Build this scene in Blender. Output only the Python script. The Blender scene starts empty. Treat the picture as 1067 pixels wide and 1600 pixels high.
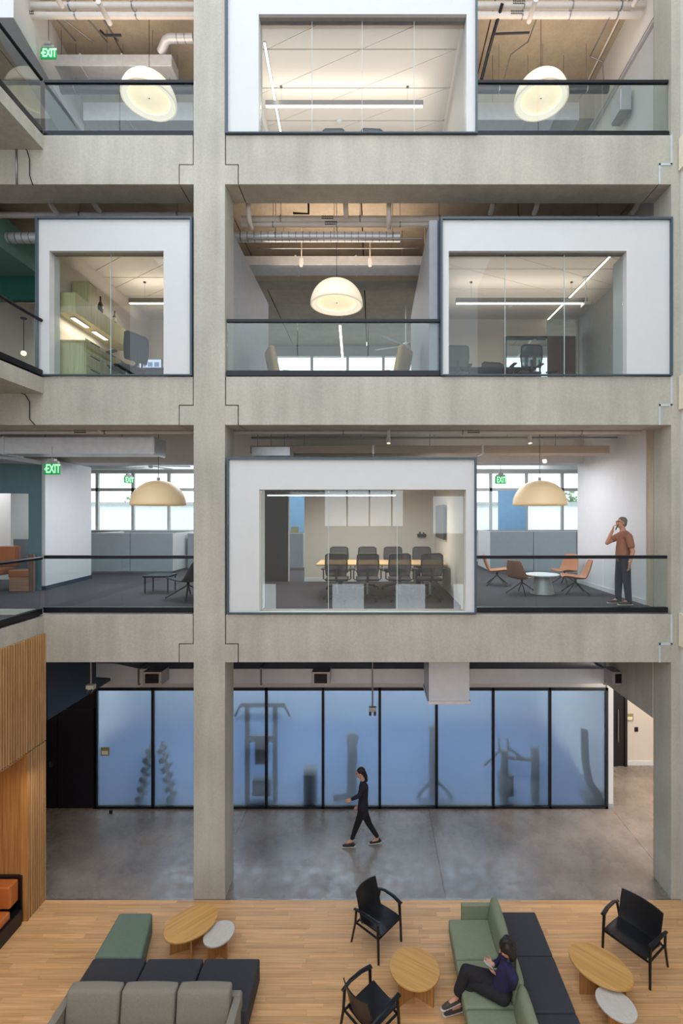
import bpy, bmesh, math, random
from mathutils import Vector, Matrix
random.seed(7)
C = bpy.context.scene
COL = C.collection
PI = math.pi

# ---------------------------------------------------------------- camera
EYE = 6.98; FPX = 755.0; VX, VY = 583.0, 805.0
cam_d = bpy.data.cameras.new('camera'); cam = bpy.data.objects.new('camera', cam_d); COL.objects.link(cam)
cam_d.sensor_width = 36; cam_d.sensor_fit = 'AUTO'; cam_d.lens = FPX/1600*36
cam_d.shift_x = (533.5-VX)/1600; cam_d.shift_y = (VY-800)/1600
cam_d.clip_start = .05; cam_d.clip_end = 300
cam.location = (0, 0, EYE); cam.rotation_euler = (PI/2, 0, 0)
C.camera = cam
# ---------------------------------------------------------------- world, exposure
w = bpy.data.worlds.new('world'); C.world = w; w.use_nodes = True
nt = w.node_tree; bg = nt.nodes['Background']
tcw = nt.nodes.new('ShaderNodeTexCoord'); sep = nt.nodes.new('ShaderNodeSeparateXYZ'); rw = nt.nodes.new('ShaderNodeValToRGB')
nt.links.new(tcw.outputs['Generated'], sep.inputs[0]); nt.links.new(sep.outputs['Z'], rw.inputs['Fac'])
rw.color_ramp.elements[0].color = (.86, .9, .94, 1); rw.color_ramp.elements[1].color = (.8, .88, 1, 1)
nt.links.new(rw.outputs['Color'], bg.inputs['Color']); bg.inputs['Strength'].default_value = 2.35
C.view_settings.view_transform = 'Standard'; C.view_settings.look = 'None'
C.view_settings.gamma = 1; C.view_settings.use_curve_mapping = False
C.view_settings.exposure = 0.0
C.cycles.use_denoising = True
C.cycles.transparent_max_bounces = 24; C.cycles.max_bounces = 10; C.cycles.diffuse_bounces = 5
C.cycles.sample_clamp_indirect = 6

def area(x, y, z, sx, sy, power, color=(1, .82, .64), direction='down', name='area_light'):
    l = bpy.data.lights.new(name, 'AREA'); l.shape = 'RECTANGLE'; l.size = sx; l.size_y = sy; l.energy = power; l.color = color
    o = bpy.data.objects.new(name, l); COL.objects.link(o); o.location = (x, y, z)
    o.rotation_euler = {'down': (0, 0, 0), 'up': (PI, 0, 0), 'front': (PI/2, 0, 0), 'back': (-PI/2, 0, 0)}[direction]
    return o
def point(x, y, z, power, color=(1, .85, .66), r=.05):
    l = bpy.data.lights.new('point_light', 'POINT'); l.energy = power; l.color = color; l.shadow_soft_size = r
    o = bpy.data.objects.new('point_light', l); COL.objects.link(o); o.location = (x, y, z); return o

# ---------------------------------------------------------------- helpers
def s2l(c): 
    c /= 255.0
    return c/12.92 if c <= .04045 else ((c+.055)/1.055)**2.4
def rgb(r, g, b): return (s2l(r), s2l(g), s2l(b), 1)
def P(px, py, D): return Vector(((px-VX)*D/FPX, D, EYE-(py-VY)*D/FPX))

class NT:
    def __init__(s, m): m.use_nodes = True; s.t = m.node_tree; s.b = s.t.nodes.get('Principled BSDF')
    def n(s, k, **kw):
        x = s.t.nodes.new(k)
        for a, v in kw.items():
            if hasattr(x, a): setattr(x, a, v)
            else: x.inputs[a].default_value = v
        return x
    def l(s, a, b): s.t.links.new(a, b)
MATS = {}
def mat(name, col, rough=.6, metal=0, var=.06, scale=6, bump=0, bscale=60, stretch=(1, 1, 1), emit=0, ecol=None, spec=.5, rnd=0, coat=0):
    if name in MATS: return MATS[name]
    m = bpy.data.materials.new(name); k = NT(m); b = k.b
    b.inputs['Roughness'].default_value = rough; b.inputs['Metallic'].default_value = metal
    b.inputs['Specular IOR Level'].default_value = spec; b.inputs['Coat Weight'].default_value = coat
    tc = k.n('ShaderNodeTexCoord'); mp = k.n('ShaderNodeMapping'); mp.inputs['Scale'].default_value = stretch
    k.l(tc.outputs['Object'], mp.inputs['Vector'])
    nz = k.n('ShaderNodeTexNoise'); nz.inputs['Scale'].default_value = scale; nz.inputs['Detail'].default_value = 5
    k.l(mp.outputs[0], nz.inputs['Vector'])
    mr = k.n('ShaderNodeMapRange'); mr.inputs['From Min'].default_value = .25; mr.inputs['From Max'].default_value = .75
    mr.inputs['To Min'].default_value = 1-var; mr.inputs['To Max'].default_value = 1+var
    k.l(nz.outputs['Fac'], mr.inputs['Value'])
    last = mr.outputs[0]
    if rnd:
        oi = k.n('ShaderNodeObjectInfo'); m2 = k.n('ShaderNodeMapRange'); m2.inputs['To Min'].default_value = 1-rnd; m2.inputs['To Max'].default_value = 1+rnd
        k.l(oi.outputs['Random'], m2.inputs['Value'])
        mm = k.n('ShaderNodeMath', operation='MULTIPLY'); k.l(last, mm.inputs[0]); k.l(m2.outputs[0], mm.inputs[1]); last = mm.outputs[0]
        k.l(oi.outputs['Random'], nz.inputs['Detail'])
        nz.noise_dimensions = '4D'; m3 = k.n('ShaderNodeMath', operation='MULTIPLY'); m3.inputs[1].default_value = 40; k.l(oi.outputs['Random'], m3.inputs[0]); k.l(m3.outputs[0], nz.inputs['W'])
        nz.inputs['Detail'].default_value = 5
        for lk in list(k.t.links):
            if lk.to_socket == nz.inputs['Detail']: k.t.links.remove(lk)
    vm = k.n('ShaderNodeVectorMath', operation='SCALE'); vm.inputs[0].default_value = col[:3]; k.l(last, vm.inputs['Scale'])
    k.l(vm.outputs[0], b.inputs['Base Color'])
    if bump:
        n2 = k.n('ShaderNodeTexNoise'); n2.inputs['Scale'].default_value = bscale; n2.inputs['Detail'].default_value = 3; k.l(mp.outputs[0], n2.inputs['Vector'])
        bp = k.n('ShaderNodeBump'); bp.inputs['Strength'].default_value = bump; bp.inputs['Distance'].default_value = .01
        k.l(n2.outputs['Fac'], bp.inputs['Height']); k.l(bp.outputs[0], b.inputs['Normal'])
    if emit:
        b.inputs['Emission Color'].default_value = ecol or col; b.inputs['Emission Strength'].default_value = emit
    MATS[name] = m; return m

def concrete(name, col, rough=.75, board=False, floor=False):
    if name in MATS: return MATS[name]
    m = bpy.data.materials.new(name); k = NT(m); b = k.b; b.inputs['Roughness'].default_value = rough
    tc = k.n('ShaderNodeTexCoord')
    def noise(sc, det, stretch=(1, 1, 1)):
        mp = k.n('ShaderNodeMapping'); mp.inputs['Scale'].default_value = stretch; k.l(tc.outputs['Object'], mp.inputs['Vector'])
        n = k.n('ShaderNodeTexNoise'); n.inputs['Scale'].default_value = sc; n.inputs['Detail'].default_value = det; k.l(mp.outputs[0], n.inputs['Vector']); return n.outputs['Fac']
    def mrange(v, a, c, lo=.3, hi=.7):
        r = k.n('ShaderNodeMapRange'); r.inputs['From Min'].default_value = lo; r.inputs['From Max'].default_value = hi
        r.inputs['To Min'].default_value = a; r.inputs['To Max'].default_value = c; k.l(v, r.inputs['Value']); return r.outputs[0]
    def mul(a, c):
        q = k.n('ShaderNodeMath', operation='MULTIPLY'); k.l(a, q.inputs[0]); k.l(c, q.inputs[1]); return q.outputs[0]
    if floor:
        f = mul(mul(mrange(noise(.7, 6), .66, 1.36), mrange(noise(2.4, 8), .84, 1.16)), mrange(noise(26, 4), .93, 1.07))
    else:
        f = mul(mul(mrange(noise(1.1, 6), .9, 1.08), mrange(noise(2.2, 5, (2.2, 2.2, .22)), .9, 1.08)), mrange(noise(30, 6), .93, 1.06))
        f = mul(f, mrange(noise(70, 2), 1.0, .8, .68, .76))
    vm = k.n('ShaderNodeVectorMath', operation='SCALE'); vm.inputs[0].default_value = col[:3]; k.l(f, vm.inputs['Scale']); k.l(vm.outputs[0], b.inputs['Base Color'])
    if floor:
        k.l(mrange(noise(5, 6), rough-.1, rough+.12), b.inputs['Roughness'])
    bp = k.n('ShaderNodeBump'); bp.inputs['Strength'].default_value = .25 if not floor else .05; bp.inputs['Distance'].default_value = .01
    k.l(noise(24, 8), bp.inputs['Height']); k.l(bp.outputs[0], b.inputs['Normal'])
    MATS[name] = m; return m

def wood(name, c1, c2, axis=0, scale=3, rough=.45, rnd=.12, fine=30):
    if name in MATS: return MATS[name]
    m = bpy.data.materials.new(name); k = NT(m); b = k.b; b.inputs['Roughness'].default_value = rough
    tc = k.n('ShaderNodeTexCoord'); mp = k.n('ShaderNodeMapping')
    st = [fine, fine, fine]; st[axis] = fine*.04; mp.inputs['Scale'].default_value = st; k.l(tc.outputs['Object'], mp.inputs['Vector'])
    oi = k.n('ShaderNodeObjectInfo'); m3 = k.n('ShaderNodeMath', operation='MULTIPLY'); m3.inputs[1].default_value = 57; k.l(oi.outputs['Random'], m3.inputs[0])
    n = k.n('ShaderNodeTexNoise'); n.noise_dimensions = '4D'; n.inputs['Scale'].default_value = 1; n.inputs['Detail'].default_value = 6; n.inputs['Distortion'].default_value = .6
    k.l(mp.outputs[0], n.inputs['Vector']); k.l(m3.outputs[0], n.inputs['W'])
    r = k.n('ShaderNodeValToRGB'); r.color_ramp.elements[0].position = .3; r.color_ramp.elements[1].position = .7
    r.color_ramp.elements[0].color = c1; r.color_ramp.elements[1].color = c2; k.l(n.outputs['Fac'], r.inputs['Fac'])
    m2 = k.n('ShaderNodeMapRange'); m2.inputs['To Min'].default_value = 1-rnd; m2.inputs['To Max'].default_value = 1+rnd; k.l(oi.outputs['Random'], m2.inputs['Value'])
    vm = k.n('ShaderNodeVectorMath', operation='SCALE'); k.l(r.outputs['Color'], vm.inputs[0]); k.l(m2.outputs[0], vm.inputs['Scale'])
    k.l(vm.outputs[0], b.inputs['Base Color'])
    MATS[name] = m; return m

def glass_mat(name, tint=(.9, .95, .95, 1), ior=1.5, k_=1.0):
    if name in MATS: return MATS[name]
    m = bpy.data.materials.new(name); m.use_nodes = True; t = m.node_tree; t.nodes.clear()
    out = t.nodes.new('ShaderNodeOutputMaterial'); mix = t.nodes.new('ShaderNodeMixShader'); tr = t.nodes.new('ShaderNodeBsdfTransparent'); gl = t.nodes.new('ShaderNodeBsdfGlossy')
    fr = t.nodes.new('ShaderNodeFresnel'); ge = t.nodes.new('ShaderNodeNewGeometry'); mr = t.nodes.new('ShaderNodeMapRange'); mr.inputs['To Min'].default_value = ior; mr.inputs['To Max'].default_value = 1/ior
    t.links.new(ge.outputs['Backfacing'], mr.inputs['Value']); t.links.new(mr.outputs[0], fr.inputs['IOR']); tr.inputs['Color'].default_value = tint; gl.inputs['Roughness'].default_value = 0.0
    t.links.new(fr.outputs[0], mix.inputs[0]); t.links.new(tr.outputs[0], mix.inputs[1]); t.links.new(gl.outputs[0], mix.inputs[2]); t.links.new(mix.outputs[0], out.inputs[0])
    MATS[name] = m; return m
def frosted_mat(name, tint):
    m = bpy.data.materials.new(name); m.use_nodes = True; t = m.node_tree; t.nodes.clear()
    out = t.nodes.new('ShaderNodeOutputMaterial'); mix = t.nodes.new('ShaderNodeMixShader'); rf = t.nodes.new('ShaderNodeBsdfRefraction'); gl = t.nodes.new('ShaderNodeBsdfGlossy')
    mix2 = t.nodes.new('ShaderNodeMixShader'); trl = t.nodes.new('ShaderNodeBsdfTranslucent')
    rf.inputs['Color'].default_value = tint; rf.inputs['Roughness'].default_value = .33; rf.inputs['IOR'].default_value = 1.3
    trl.inputs['Color'].default_value = tint; gl.inputs['Roughness'].default_value = .35
    mix2.inputs[0].default_value = .14; t.links.new(rf.outputs[0], mix2.inputs[1]); t.links.new(trl.outputs[0], mix2.inputs[2])
    mix.inputs[0].default_value = .06; t.links.new(mix2.outputs[0], mix.inputs[1]); t.links.new(gl.outputs[0], mix.inputs[2]); t.links.new(mix.outputs[0], out.inputs[0])
    MATS[name] = m; return m
def emis(name, col, st):
    if name in MATS: return MATS[name]
    m = bpy.data.materials.new(name); k = NT(m); k.b.inputs['Base Color'].default_value = col; k.b.inputs['Emission Color'].default_value = col; k.b.inputs['Emission Strength'].default_value = st
    MATS[name] = m; return m

class WallMark:
    def __init__(s, n): s.name_ = n
    def __setitem__(s, k, v): pass
class MB:
    def __init__(s): s.v = []; s.f = []
    def add(s, vs, fs):
        o = len(s.v); s.v += [tuple(v) for v in vs]; s.f += [tuple(i+o for i in f) for f in fs]; return s
    def box(s, x0, x1, y0, y1, z0, z1):
        return s.add([(x0, y0, z0), (x1, y0, z0), (x1, y1, z0), (x0, y1, z0), (x0, y0, z1), (x1, y0, z1), (x1, y1, z1), (x0, y1, z1)],
                     [(0, 3, 2, 1), (4, 5, 6, 7), (0, 1, 5, 4), (1, 2, 6, 5), (2, 3, 7, 6), (3, 0, 4, 7)])
    def prism(s, pts, z0, z1):
        n = len(pts); a = sum(pts[i][0]*pts[(i+1) % n][1]-pts[(i+1) % n][0]*pts[i][1] for i in range(n))
        if a < 0: pts = pts[::-1]
        return s.add([(p[0], p[1], z0) for p in pts]+[(p[0], p[1], z1) for p in pts],
                     [tuple(range(n-1, -1, -1)), tuple(range(n, 2*n))]+[(i, (i+1) % n, (i+1) % n+n, i+n) for i in range(n)])
    def prism_xz(s, pts, y0, y1):
        n = len(pts); a = sum(pts[i][0]*pts[(i+1) % n][1]-pts[(i+1) % n][0]*pts[i][1] for i in range(n))
        if a < 0: pts = pts[::-1]
        return s.add([(p[0], y0, p[1]) for p in pts]+[(p[0], y1, p[1]) for p in pts],
                     [tuple(range(n)), tuple(range(2*n-1, n-1, -1))]+[((i+1) % n, i, i+n, (i+1) % n+n) for i in range(n)])
    def tube(s, pts, r, n=10, r1=None, flat=None):
        pts = [Vector(p) for p in pts]; m = len(pts); base = len(s.v); up0 = None
        for i, p in enumerate(pts):
            t = (pts[min(i+1, m-1)]-pts[max(i-1, 0)]).normalized()
            if up0 is None: up0 = Vector((0, 0, 1)) if abs(t.z) < .9 else Vector((1, 0, 0))
            a = t.cross(up0).normalized(); up0 = a.cross(t).normalized() if a.length > .1 else up0
            rr = r if r1 is None else r+(r1-r)*i/(m-1)
            for j in range(n):
                th = 2*PI*j/n
                s.v.append(tuple(p+a*math.cos(th)*rr+up0*math.sin(th)*rr*(flat or 1)))
        for i in range(m-1):
            for j in range(n):
                s.f.append((base+i*n+j, base+i*n+(j+1) % n, base+(i+1)*n+(j+1) % n, base+(i+1)*n+j))
        s.f.append(tuple(base+j for j in range(n-1, -1, -1))); s.f.append(tuple(base+(m-1)*n+j for j in range(n))); return s
    def lathe(s, prof, cx=0, cy=0, cz=0, n=32, closed=False):
        base = len(s.v); m = len(prof)
        for r, z in prof:
            for j in range(n):
                s.v.append((cx+r*math.cos(2*PI*j/n), cy+r*math.sin(2*PI*j/n), cz+z))
        for i in range(m-1):
            for j in range(n): s.f.append((base+i*n+j, base+i*n+(j+1) % n, base+(i+1)*n+(j+1) % n, base+(i+1)*n+j))
        if not closed:
            if prof[0][0] > 1e-4: s.f.append(tuple(base+j for j in range(n-1, -1, -1)))
            if prof[-1][0] > 1e-4: s.f.append(tuple(base+(m-1)*n+j for j in range(n)))
        else:
            for j in range(n): s.f.append((base+(m-1)*n+j, base+(m-1)*n+(j+1) % n, base+(j+1) % n, base+j))
        return s
    def ball(s, c, r, seg=14, rings=9, R=None):
        base = len(s.v); c = Vector(c); rx, ry, rz = (r, r, r) if not hasattr(r, '__len__') else r
        pts = [Vector((0, 0, rz))]
        for i in range(1, rings):
            ph = PI*i/rings
            for j in range(seg):
                th = 2*PI*j/seg; pts.append(Vector((rx*math.sin(ph)*math.cos(th), ry*math.sin(ph)*math.sin(th), rz*math.cos(ph))))
        pts.append(Vector((0, 0, -rz)))
        for p in pts: s.v.append(tuple(c+(R @ p if R else p)))
        last = base+len(pts)-1
        for j in range(seg):
            s.f.append((base, base+1+j, base+1+(j+1) % seg))
            s.f.append((last, last-seg+(j+1) % seg, last-seg+j))
        for i in range(rings-2):
            for j in range(seg):
                a = base+1+i*seg
                s.f.append((a+j, a+seg+j, a+seg+(j+1) % seg, a+(j+1) % seg))
        return s
    def cap(s, a, b, ra, rb, n=14):   # tapered capsule
        a = Vector(a); b = Vector(b); s.ball(a, ra, n, 8); s.ball(b, rb, n, 8)
        s.tube([a, b], ra, n, rb); return s
    def build(s, name, m, parent=None, bevel=0, smooth=False, seg=2):
        wm = None
        if isinstance(parent, WallMark): wm = parent; name = parent.name_; parent = None
        me = bpy.data.meshes.new(name); me.from_pydata(s.v, [], s.f); me.update()
        o = bpy.data.objects.new(name, me); COL.objects.link(o)
        me.materials.append(m)
        if parent: o.parent = parent
        if wm is not None: o['kind'] = 'structure'
        if smooth:
            for p in me.polygons: p.use_smooth = True
            if smooth == 'auto':
                try: me.set_sharp_from_angle(angle=R(35))
                except Exception: pass
        if bevel:
            b = o.modifiers.new('bevel', 'BEVEL'); b.width = bevel; b.segments = seg; b.limit_method = 'ANGLE'; b.harden_normals = False
            if seg > 2:
                for p in me.polygons: p.use_smooth = True
        return o
def R(d): return math.radians(d)
def thing(name, label, cat, loc=(0, 0, 0), rz=0, group=None):
    o = bpy.data.objects.new(name, None); COL.objects.link(o); o.empty_display_size = .1
    o.location = loc; o.rotation_euler = (0, 0, rz); o['label'] = label; o['category'] = cat
    if group: o['group'] = group
    return o
def tag(o, label, cat, group=None):
    o['label'] = label; o['category'] = cat
    if group: o['group'] = group
    return o
def struct(o, label=None):
    o['kind'] = 'structure'
    if label: o['label'] = label
    return o
def sroot(name):
    if name.startswith('wall') and name != 'wall_slatted': return WallMark(name)
    o = bpy.data.objects.new(name, None); COL.objects.link(o); o['kind'] = 'structure'; return o
def box(name, m, x0, x1, y0, y1, z0, z1, parent=None, bevel=0, seg=2):
    return MB().box(min(x0, x1), max(x0, x1), min(y0, y1), max(y0, y1), min(z0, z1), max(z0, z1)).build(name, m, parent, bevel, seg=seg)
def dup(root, loc=None, rz=None, label=None):
    kids = {}
    for o in list(COL.objects):
        if o.parent: kids.setdefault(o.parent.name, []).append(o)
    def rec(o, par):
        c = o.copy(); COL.objects.link(c); c.parent = par
        for ch in kids.get(o.name, []): rec(ch, c)
        return c
    r = rec(root, None)
    if loc is not None: r.location = loc
    if rz is not None: r.rotation_euler = (0, 0, rz)
    if label: r['label'] = label
    return r
def arc(p0, p1, p2, n=6):   # quadratic bend
    p0, p1, p2 = Vector(p0), Vector(p1), Vector(p2)
    return [p0*(1-t)**2+p1*2*t*(1-t)+p2*t*t for t in [i/n for i in range(n+1)]]

def mesh_mat():
    m = bpy.data.materials.new('chair_mesh'); k = NT(m); k.b.inputs['Base Color'].default_value = rgb(44, 44, 48); k.b.inputs['Alpha'].default_value = .62; k.b.inputs['Roughness'].default_value = .8; return m
M = dict(
 conc=concrete('concrete', rgb(184, 181, 169)), concw=concrete('warm_concrete', rgb(196, 180, 158)), concd=concrete('dark_concrete', rgb(120, 118, 114)),
 cfloor=concrete('polished_concrete', rgb(128, 117, 108), .27, floor=True),
 white=mat('white_paint', rgb(214, 216, 216), .5, var=.015), wall=mat('wall_paint', rgb(214, 212, 208), .7, var=.02), beige=mat('beige_wall', rgb(214, 204, 192), .7, var=.02),
 trim=mat('blue_grey_trim', rgb(70, 86, 96), .4), black=mat('black_paint', rgb(16, 16, 20), .4), dark=mat('dark_metal', rgb(30, 30, 34), .4, .3),
 rail=mat('rail_black', rgb(28, 30, 36), .35, .4), navy=mat('navy_wall', rgb(52, 62, 78), .6), navyd=mat('dark_navy_door', rgb(26, 24, 34), .5), teal=mat('teal_wall', rgb(96, 128, 136), .7),
 green=mat('green_wall', rgb(10, 78, 66), .8), grey=mat('corridor_grey', rgb(150, 152, 158), .6), glassb=glass_mat('rear_glass', ior=1.3), glass=glass_mat('clear_glass', ior=1.5), glass2=glass_mat('coated_glass', ior=1.85), galv=mat('galvanised_steel', rgb(214, 216, 220), .36, .4, var=.08, scale=8, bump=.15, bscale=8),
 galvd=mat('grey_duct', rgb(176, 176, 176), .45, .5, var=.08, scale=9), pipe=mat('white_pipe', rgb(214, 208, 202), .45), steel=mat('steel', rgb(150, 150, 152), .3, .9), chrome=mat('chrome', rgb(200, 200, 200), .15, 1),
 carpet=mat('carpet', rgb(74, 70, 76), .95, var=.45, scale=60, bump=.5, bscale=300), silver=mat('silver_duct', rgb(206, 212, 222), .4, .25, var=.05, scale=6, bump=.15, bscale=8), orange=mat('orange_leather', rgb(184, 118, 78), .45, var=.06, scale=12),
 greenfab=mat('green_fabric', rgb(134, 141, 113), .85, var=.05, scale=25, bump=.2, bscale=400), darkfab=mat('charcoal_fabric', rgb(56, 56, 61), .8, var=.08, scale=30, bump=.2, bscale=400),
 greyfab=mat('grey_fabric', rgb(142, 136, 122), .9, var=.16, scale=140, bump=.3, bscale=400, stretch=(1, 1, .3)), bluegrey=mat('cubicle_fabric', rgb(150, 160, 166), .9, var=.03),
 tealfab=mat('teal_fabric', rgb(106, 124, 108), .85, var=.06, scale=20, bump=.2, bscale=400), stone=mat('travertine', rgb(206, 200, 190), .5, var=.1, scale=14, stretch=(1, 5, 1)),
 skin=mat('skin', rgb(205, 150, 122), .5, var=.02), mesh=mesh_mat(), plastic=mat('black_plastic', rgb(34, 34, 38), .5), cream=mat('cream', rgb(236, 228, 206), .6),
 sealant=mat('sealant', rgb(196, 206, 208), .5), joint=mat('joint_black', rgb(12, 12, 12), .9), tan=mat('tan_fabric', rgb(178, 148, 100), .85, var=.05, scale=20),
)
M['oak'] = wood('oak_table', rgb(196, 142, 74), rgb(224, 174, 104), 0, fine=22, rnd=.04); M['oakv'] = wood('oak_vertical', rgb(160, 108, 56), rgb(200, 148, 88), 2, fine=30, rnd=.1)
M['plank'] = wood('floor_oak', rgb(198, 146, 94), rgb(232, 184, 130), 0, fine=26, rnd=.13, rough=.4)
M['slat'] = wood('slat_wood', rgb(172, 128, 80), rgb(208, 164, 112), 2, fine=40, rnd=.1)
M['ash'] = wood('pale_ash', rgb(170, 160, 112), rgb(196, 186, 138), 2, fine=30, rnd=.05)
M['lamp'] = mat('lamp_shade', rgb(252, 240, 216), .5, var=.0, emit=.5, ecol=rgb(255, 238, 208)); M['lampin'] = mat('lamp_inner', rgb(252, 240, 214), .6, var=0, emit=.8, ecol=rgb(255, 244, 220)); M['diff'] = emis('lamp_diffuser', rgb(255, 236, 200), .82)
M['lampoff'] = mat('unlit_shade_glow', rgb(248, 226, 186), .5, var=0, emit=.18, ecol=rgb(255, 214, 150))  # shade of an unlit lamp, faint warm glow put in as emission
M['strip'] = emis('light_strip', rgb(255, 240, 222), 6)
M['frost'] = frosted_mat('frosted_glass', (.74, .83, .91, 1))

# ================================================================ STRUCTURE
F = 8.78; FB = 9.32
L = {2: 5.17, 3: 9.49, 4: 13.89}
XL, XR = -13.0, 9.5; BACK = 19.0
# ground
wf = sroot('floor')
cf = sroot('floor'); box('joint_bed', M['concd'], XL, XR, F+.01, 17.2, -.2, -.02, cf)
for xa_, xb_ in ((XL, -3.0), (-3.0, 1.32), (1.32, 5.67), (5.67, XR)):
    for ya_, yb_ in ((F, 12.9), (12.9, 17.2)): box('concrete_bay', M['cfloor'], xa_+.003, xb_-.003, ya_, yb_-.004, -.03, 0, cf)
# concrete floor saw-cut joints are recessed lines: the slab sections
PLK = M['plank']
sub = struct(box('floor', mat('floor_bed', rgb(90, 62, 40), .8), XL, XR, -8, F-.006, -.2, -.02))
zt = 0.0; y = F-.012; n = 0
roww = .0885
wid = {}
while n < 300 and y > 5.0:
    x = -6.2+random.random()*-1.2
    while x < 5.6 and n < 300:
        Lp = random.choice((.7, .95, 1.2, 1.45))
        px_ = 583+(x+Lp/2)*FPX/y
        if -120 < px_ < 1190 and y > 6.45:
            key = Lp
            if key not in wid:
                me = MB().box(-Lp/2+.001, Lp/2-.001, -roww/2+.001, roww/2-.001, -.018, 0)
                o = me.build('plank', PLK, wf); wid[key] = o.data
            else:
                o = bpy.data.objects.new('plank', wid[key]); COL.objects.link(o); o.parent = wf
            o.location = (x+Lp/2, y-roww/2, random.uniform(-.0006, 0)); n += 1
        x += Lp
    y -= roww
    if y < 6.45: break
YP = y
rest = MB()
yy = YP
print('planks', n, YP)
while yy > -8:
    rw_ = roww*3; x = -13
    while x < 9:
        Lp = random.choice((1.5, 2.2, 2.9)); rest.box(x+.001, min(x+Lp, 9.4)-.001, max(yy-rw_, -8)+.001, yy-.001, -.018, 0); x += Lp
    yy -= rw_
o = rest.build('plank_field', PLK, wf); o['kind'] = 'stuff'
box('edge_strip', M['steel'], -5.94, 5.55, F-.012, F+.004, -.02, .004, wf)

# columns with corbels, beams with half-lap ends
def px2x(px): return (px-VX)/86.0
def py2z(py): return EYE-(py-VY)/86.0
bz = {1: (py2z(1035), py2z(960)), 2: (py2z(664), py2z(588.5)), 3: (py2z(288), py2z(211))}
ch = {1: py2z(1007), 2: py2z(634), 3: py2z(258)}
TOP = 19.2
def column(name, x0, x1, left, right, lab):
    r = sroot(name); r['label'] = lab
    box('shaft', M['conc'], x0, x1, F-.004, FB, 0, TOP, r, .006)
    for b in bz:
        if right: box('corbel', M['conc'], x1-.01, px2x(371.3), F, FB, bz[b][0], ch[b], r, .004)
        if left is not None: box('corbel', M['conc'], left, x0+.01, F, FB, bz[b][0], ch[b], r, .004)
    return r
cc = column('column', px2x(302.5), px2x(351.5), px2x(280.5), True, 'tall square concrete column left of centre')
cr = column('column', px2x(1048.5), px2x(1063), px2x(1030), False, 'concrete column at the right wall')
# deep flank of right column (board marked)
box('flank', concrete('flank_concrete', rgb(170, 160, 142)), 5.09*1.0+.32, 5.58, FB, FB+.01, 0, TOP, cr)
for i, b in enumerate(bz):
    z0, z1 = bz[b]
    def beam(xa, xb, na, nb, lab):
        pts = []
        g = .016
        if na: pts += [(xa+g, z1), (xa+g, ch[b]+g), (na+g, ch[b]+g), (na+g, z0)]
        else: pts += [(xa, z1), (xa, z0)]
        if nb: pts += [(nb-g, z0), (nb-g, ch[b]+g), (xb-g, ch[b]+g), (xb-g, z1)]
        else: pts += [(xb, z0), (xb, z1)]
        o = MB().prism_xz(pts, F, FB).build('beam', M['conc'], None, .008); struct(o, lab); return o
    nm = {1: 'second', 2: 'third', 3: 'fourth'}[b]
    beam(px2x(351.5), px2x(1048.5), px2x(371.3), px2x(1030), 'long concrete beam under the %s storey' % nm)
    beam(-10.5, px2x(302.5), None, px2x(280.5), 'concrete beam left of the column under the %s storey' % nm)
    # joint fillers
    z0, z1 = bz[b]
    jl = sroot('trim_%d' % (i+1)); 
    def filler(xa, xn, mm, y0=F+.012):
        g = .016; s_ = 1 if xn > xa else -1
        box('joint', mm, xa-0*g, xa+s_*g, y0, FB-.02, ch[b], z1-.01, jl)
        box('joint', mm, xa, xn+s_*g, y0, FB-.02, ch[b], ch[b]+g, jl)
        box('joint', mm, xn, xn+s_*g, y0, FB-.02, z0+.01, ch[b]+g, jl)
    filler(px2x(351.5), px2x(371.3), M['joint'], F+.1); filler(px2x(302.5), px2x(280.5), M['joint'], F+.1); 
    g = .03
    for (a, c, e, f_) in ((px2x(1047), px2x(1050), ch[b], z1), (px2x(1029), px2x(1050), ch[b]-.01, ch[b]+.03), (px2x(1028.5), px2x(1031.5), z0, ch[b]+.03)):
        box('sealant_strip', M['sealant'], a, c, F-.012, F+.01, e, f_, jl)
# slabs
box('slab', M['conc'], XL, XR, FB, BACK, L[2]-.35, L[2]-.02)['kind'] = 'structure'
box('slab', M['conc'], XL, XR, FB, BACK, L[3]-.3, L[3]-.02)['kind'] = 'structure'
for lv, mm in ((4, M['concw']),):
    r = sroot('ceiling')
    xs = [-13, -8.8, -5.95, -3.1, -.25, 2.6, 5.45, 9.5]
    for a, c in zip(xs, xs[1:]): box('ceiling_panel', mm, a+.015, c-.015, FB, BACK, L[lv]-.3, L[lv]-.1, r)
    box('topping', M['concd'], XL, XR, FB, BACK, L[lv]-.1, L[lv]-.02, r)
    struct(box('beam', M['conc'], XL, XR, 12.4, 12.9, 12.99, L[4]-.3))
r = sroot('ceiling')
xs = [-13, -8.8, -5.95, -3.1, -.25, 2.6, 5.45, 9.5]
for a, c in zip(xs, xs[1:]): box('ceiling_panel', M['concw'], a+.015, c-.015, FB, BACK, 17.95, 18.2, r)
box('topping', M['concd'], XL, XR, FB-.5, BACK, 18.2, 18.3, r)
struct(box('beam', M['conc'], XL, XR, 12.2, 12.7, 17.0, 17.95))
# ceiling at level 2 underside (services void) is the slab above: cross beam
struct(box('beam', M['wall'], XL, XR, 12.6, 13.1, 8.35, 9.19))
# carpets
struct(box('floor', M['carpet'], XL, XR, F+.02, BACK, L[2]-.02, L[2]))
struct(box('floor', M['carpet'], XL, XR, F+.02, BACK, L[3]-.02, L[3]))
struct(box('floor', M['carpet'], XL, XR, F+.02, BACK, L[4]-.02, L[4]))
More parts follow.
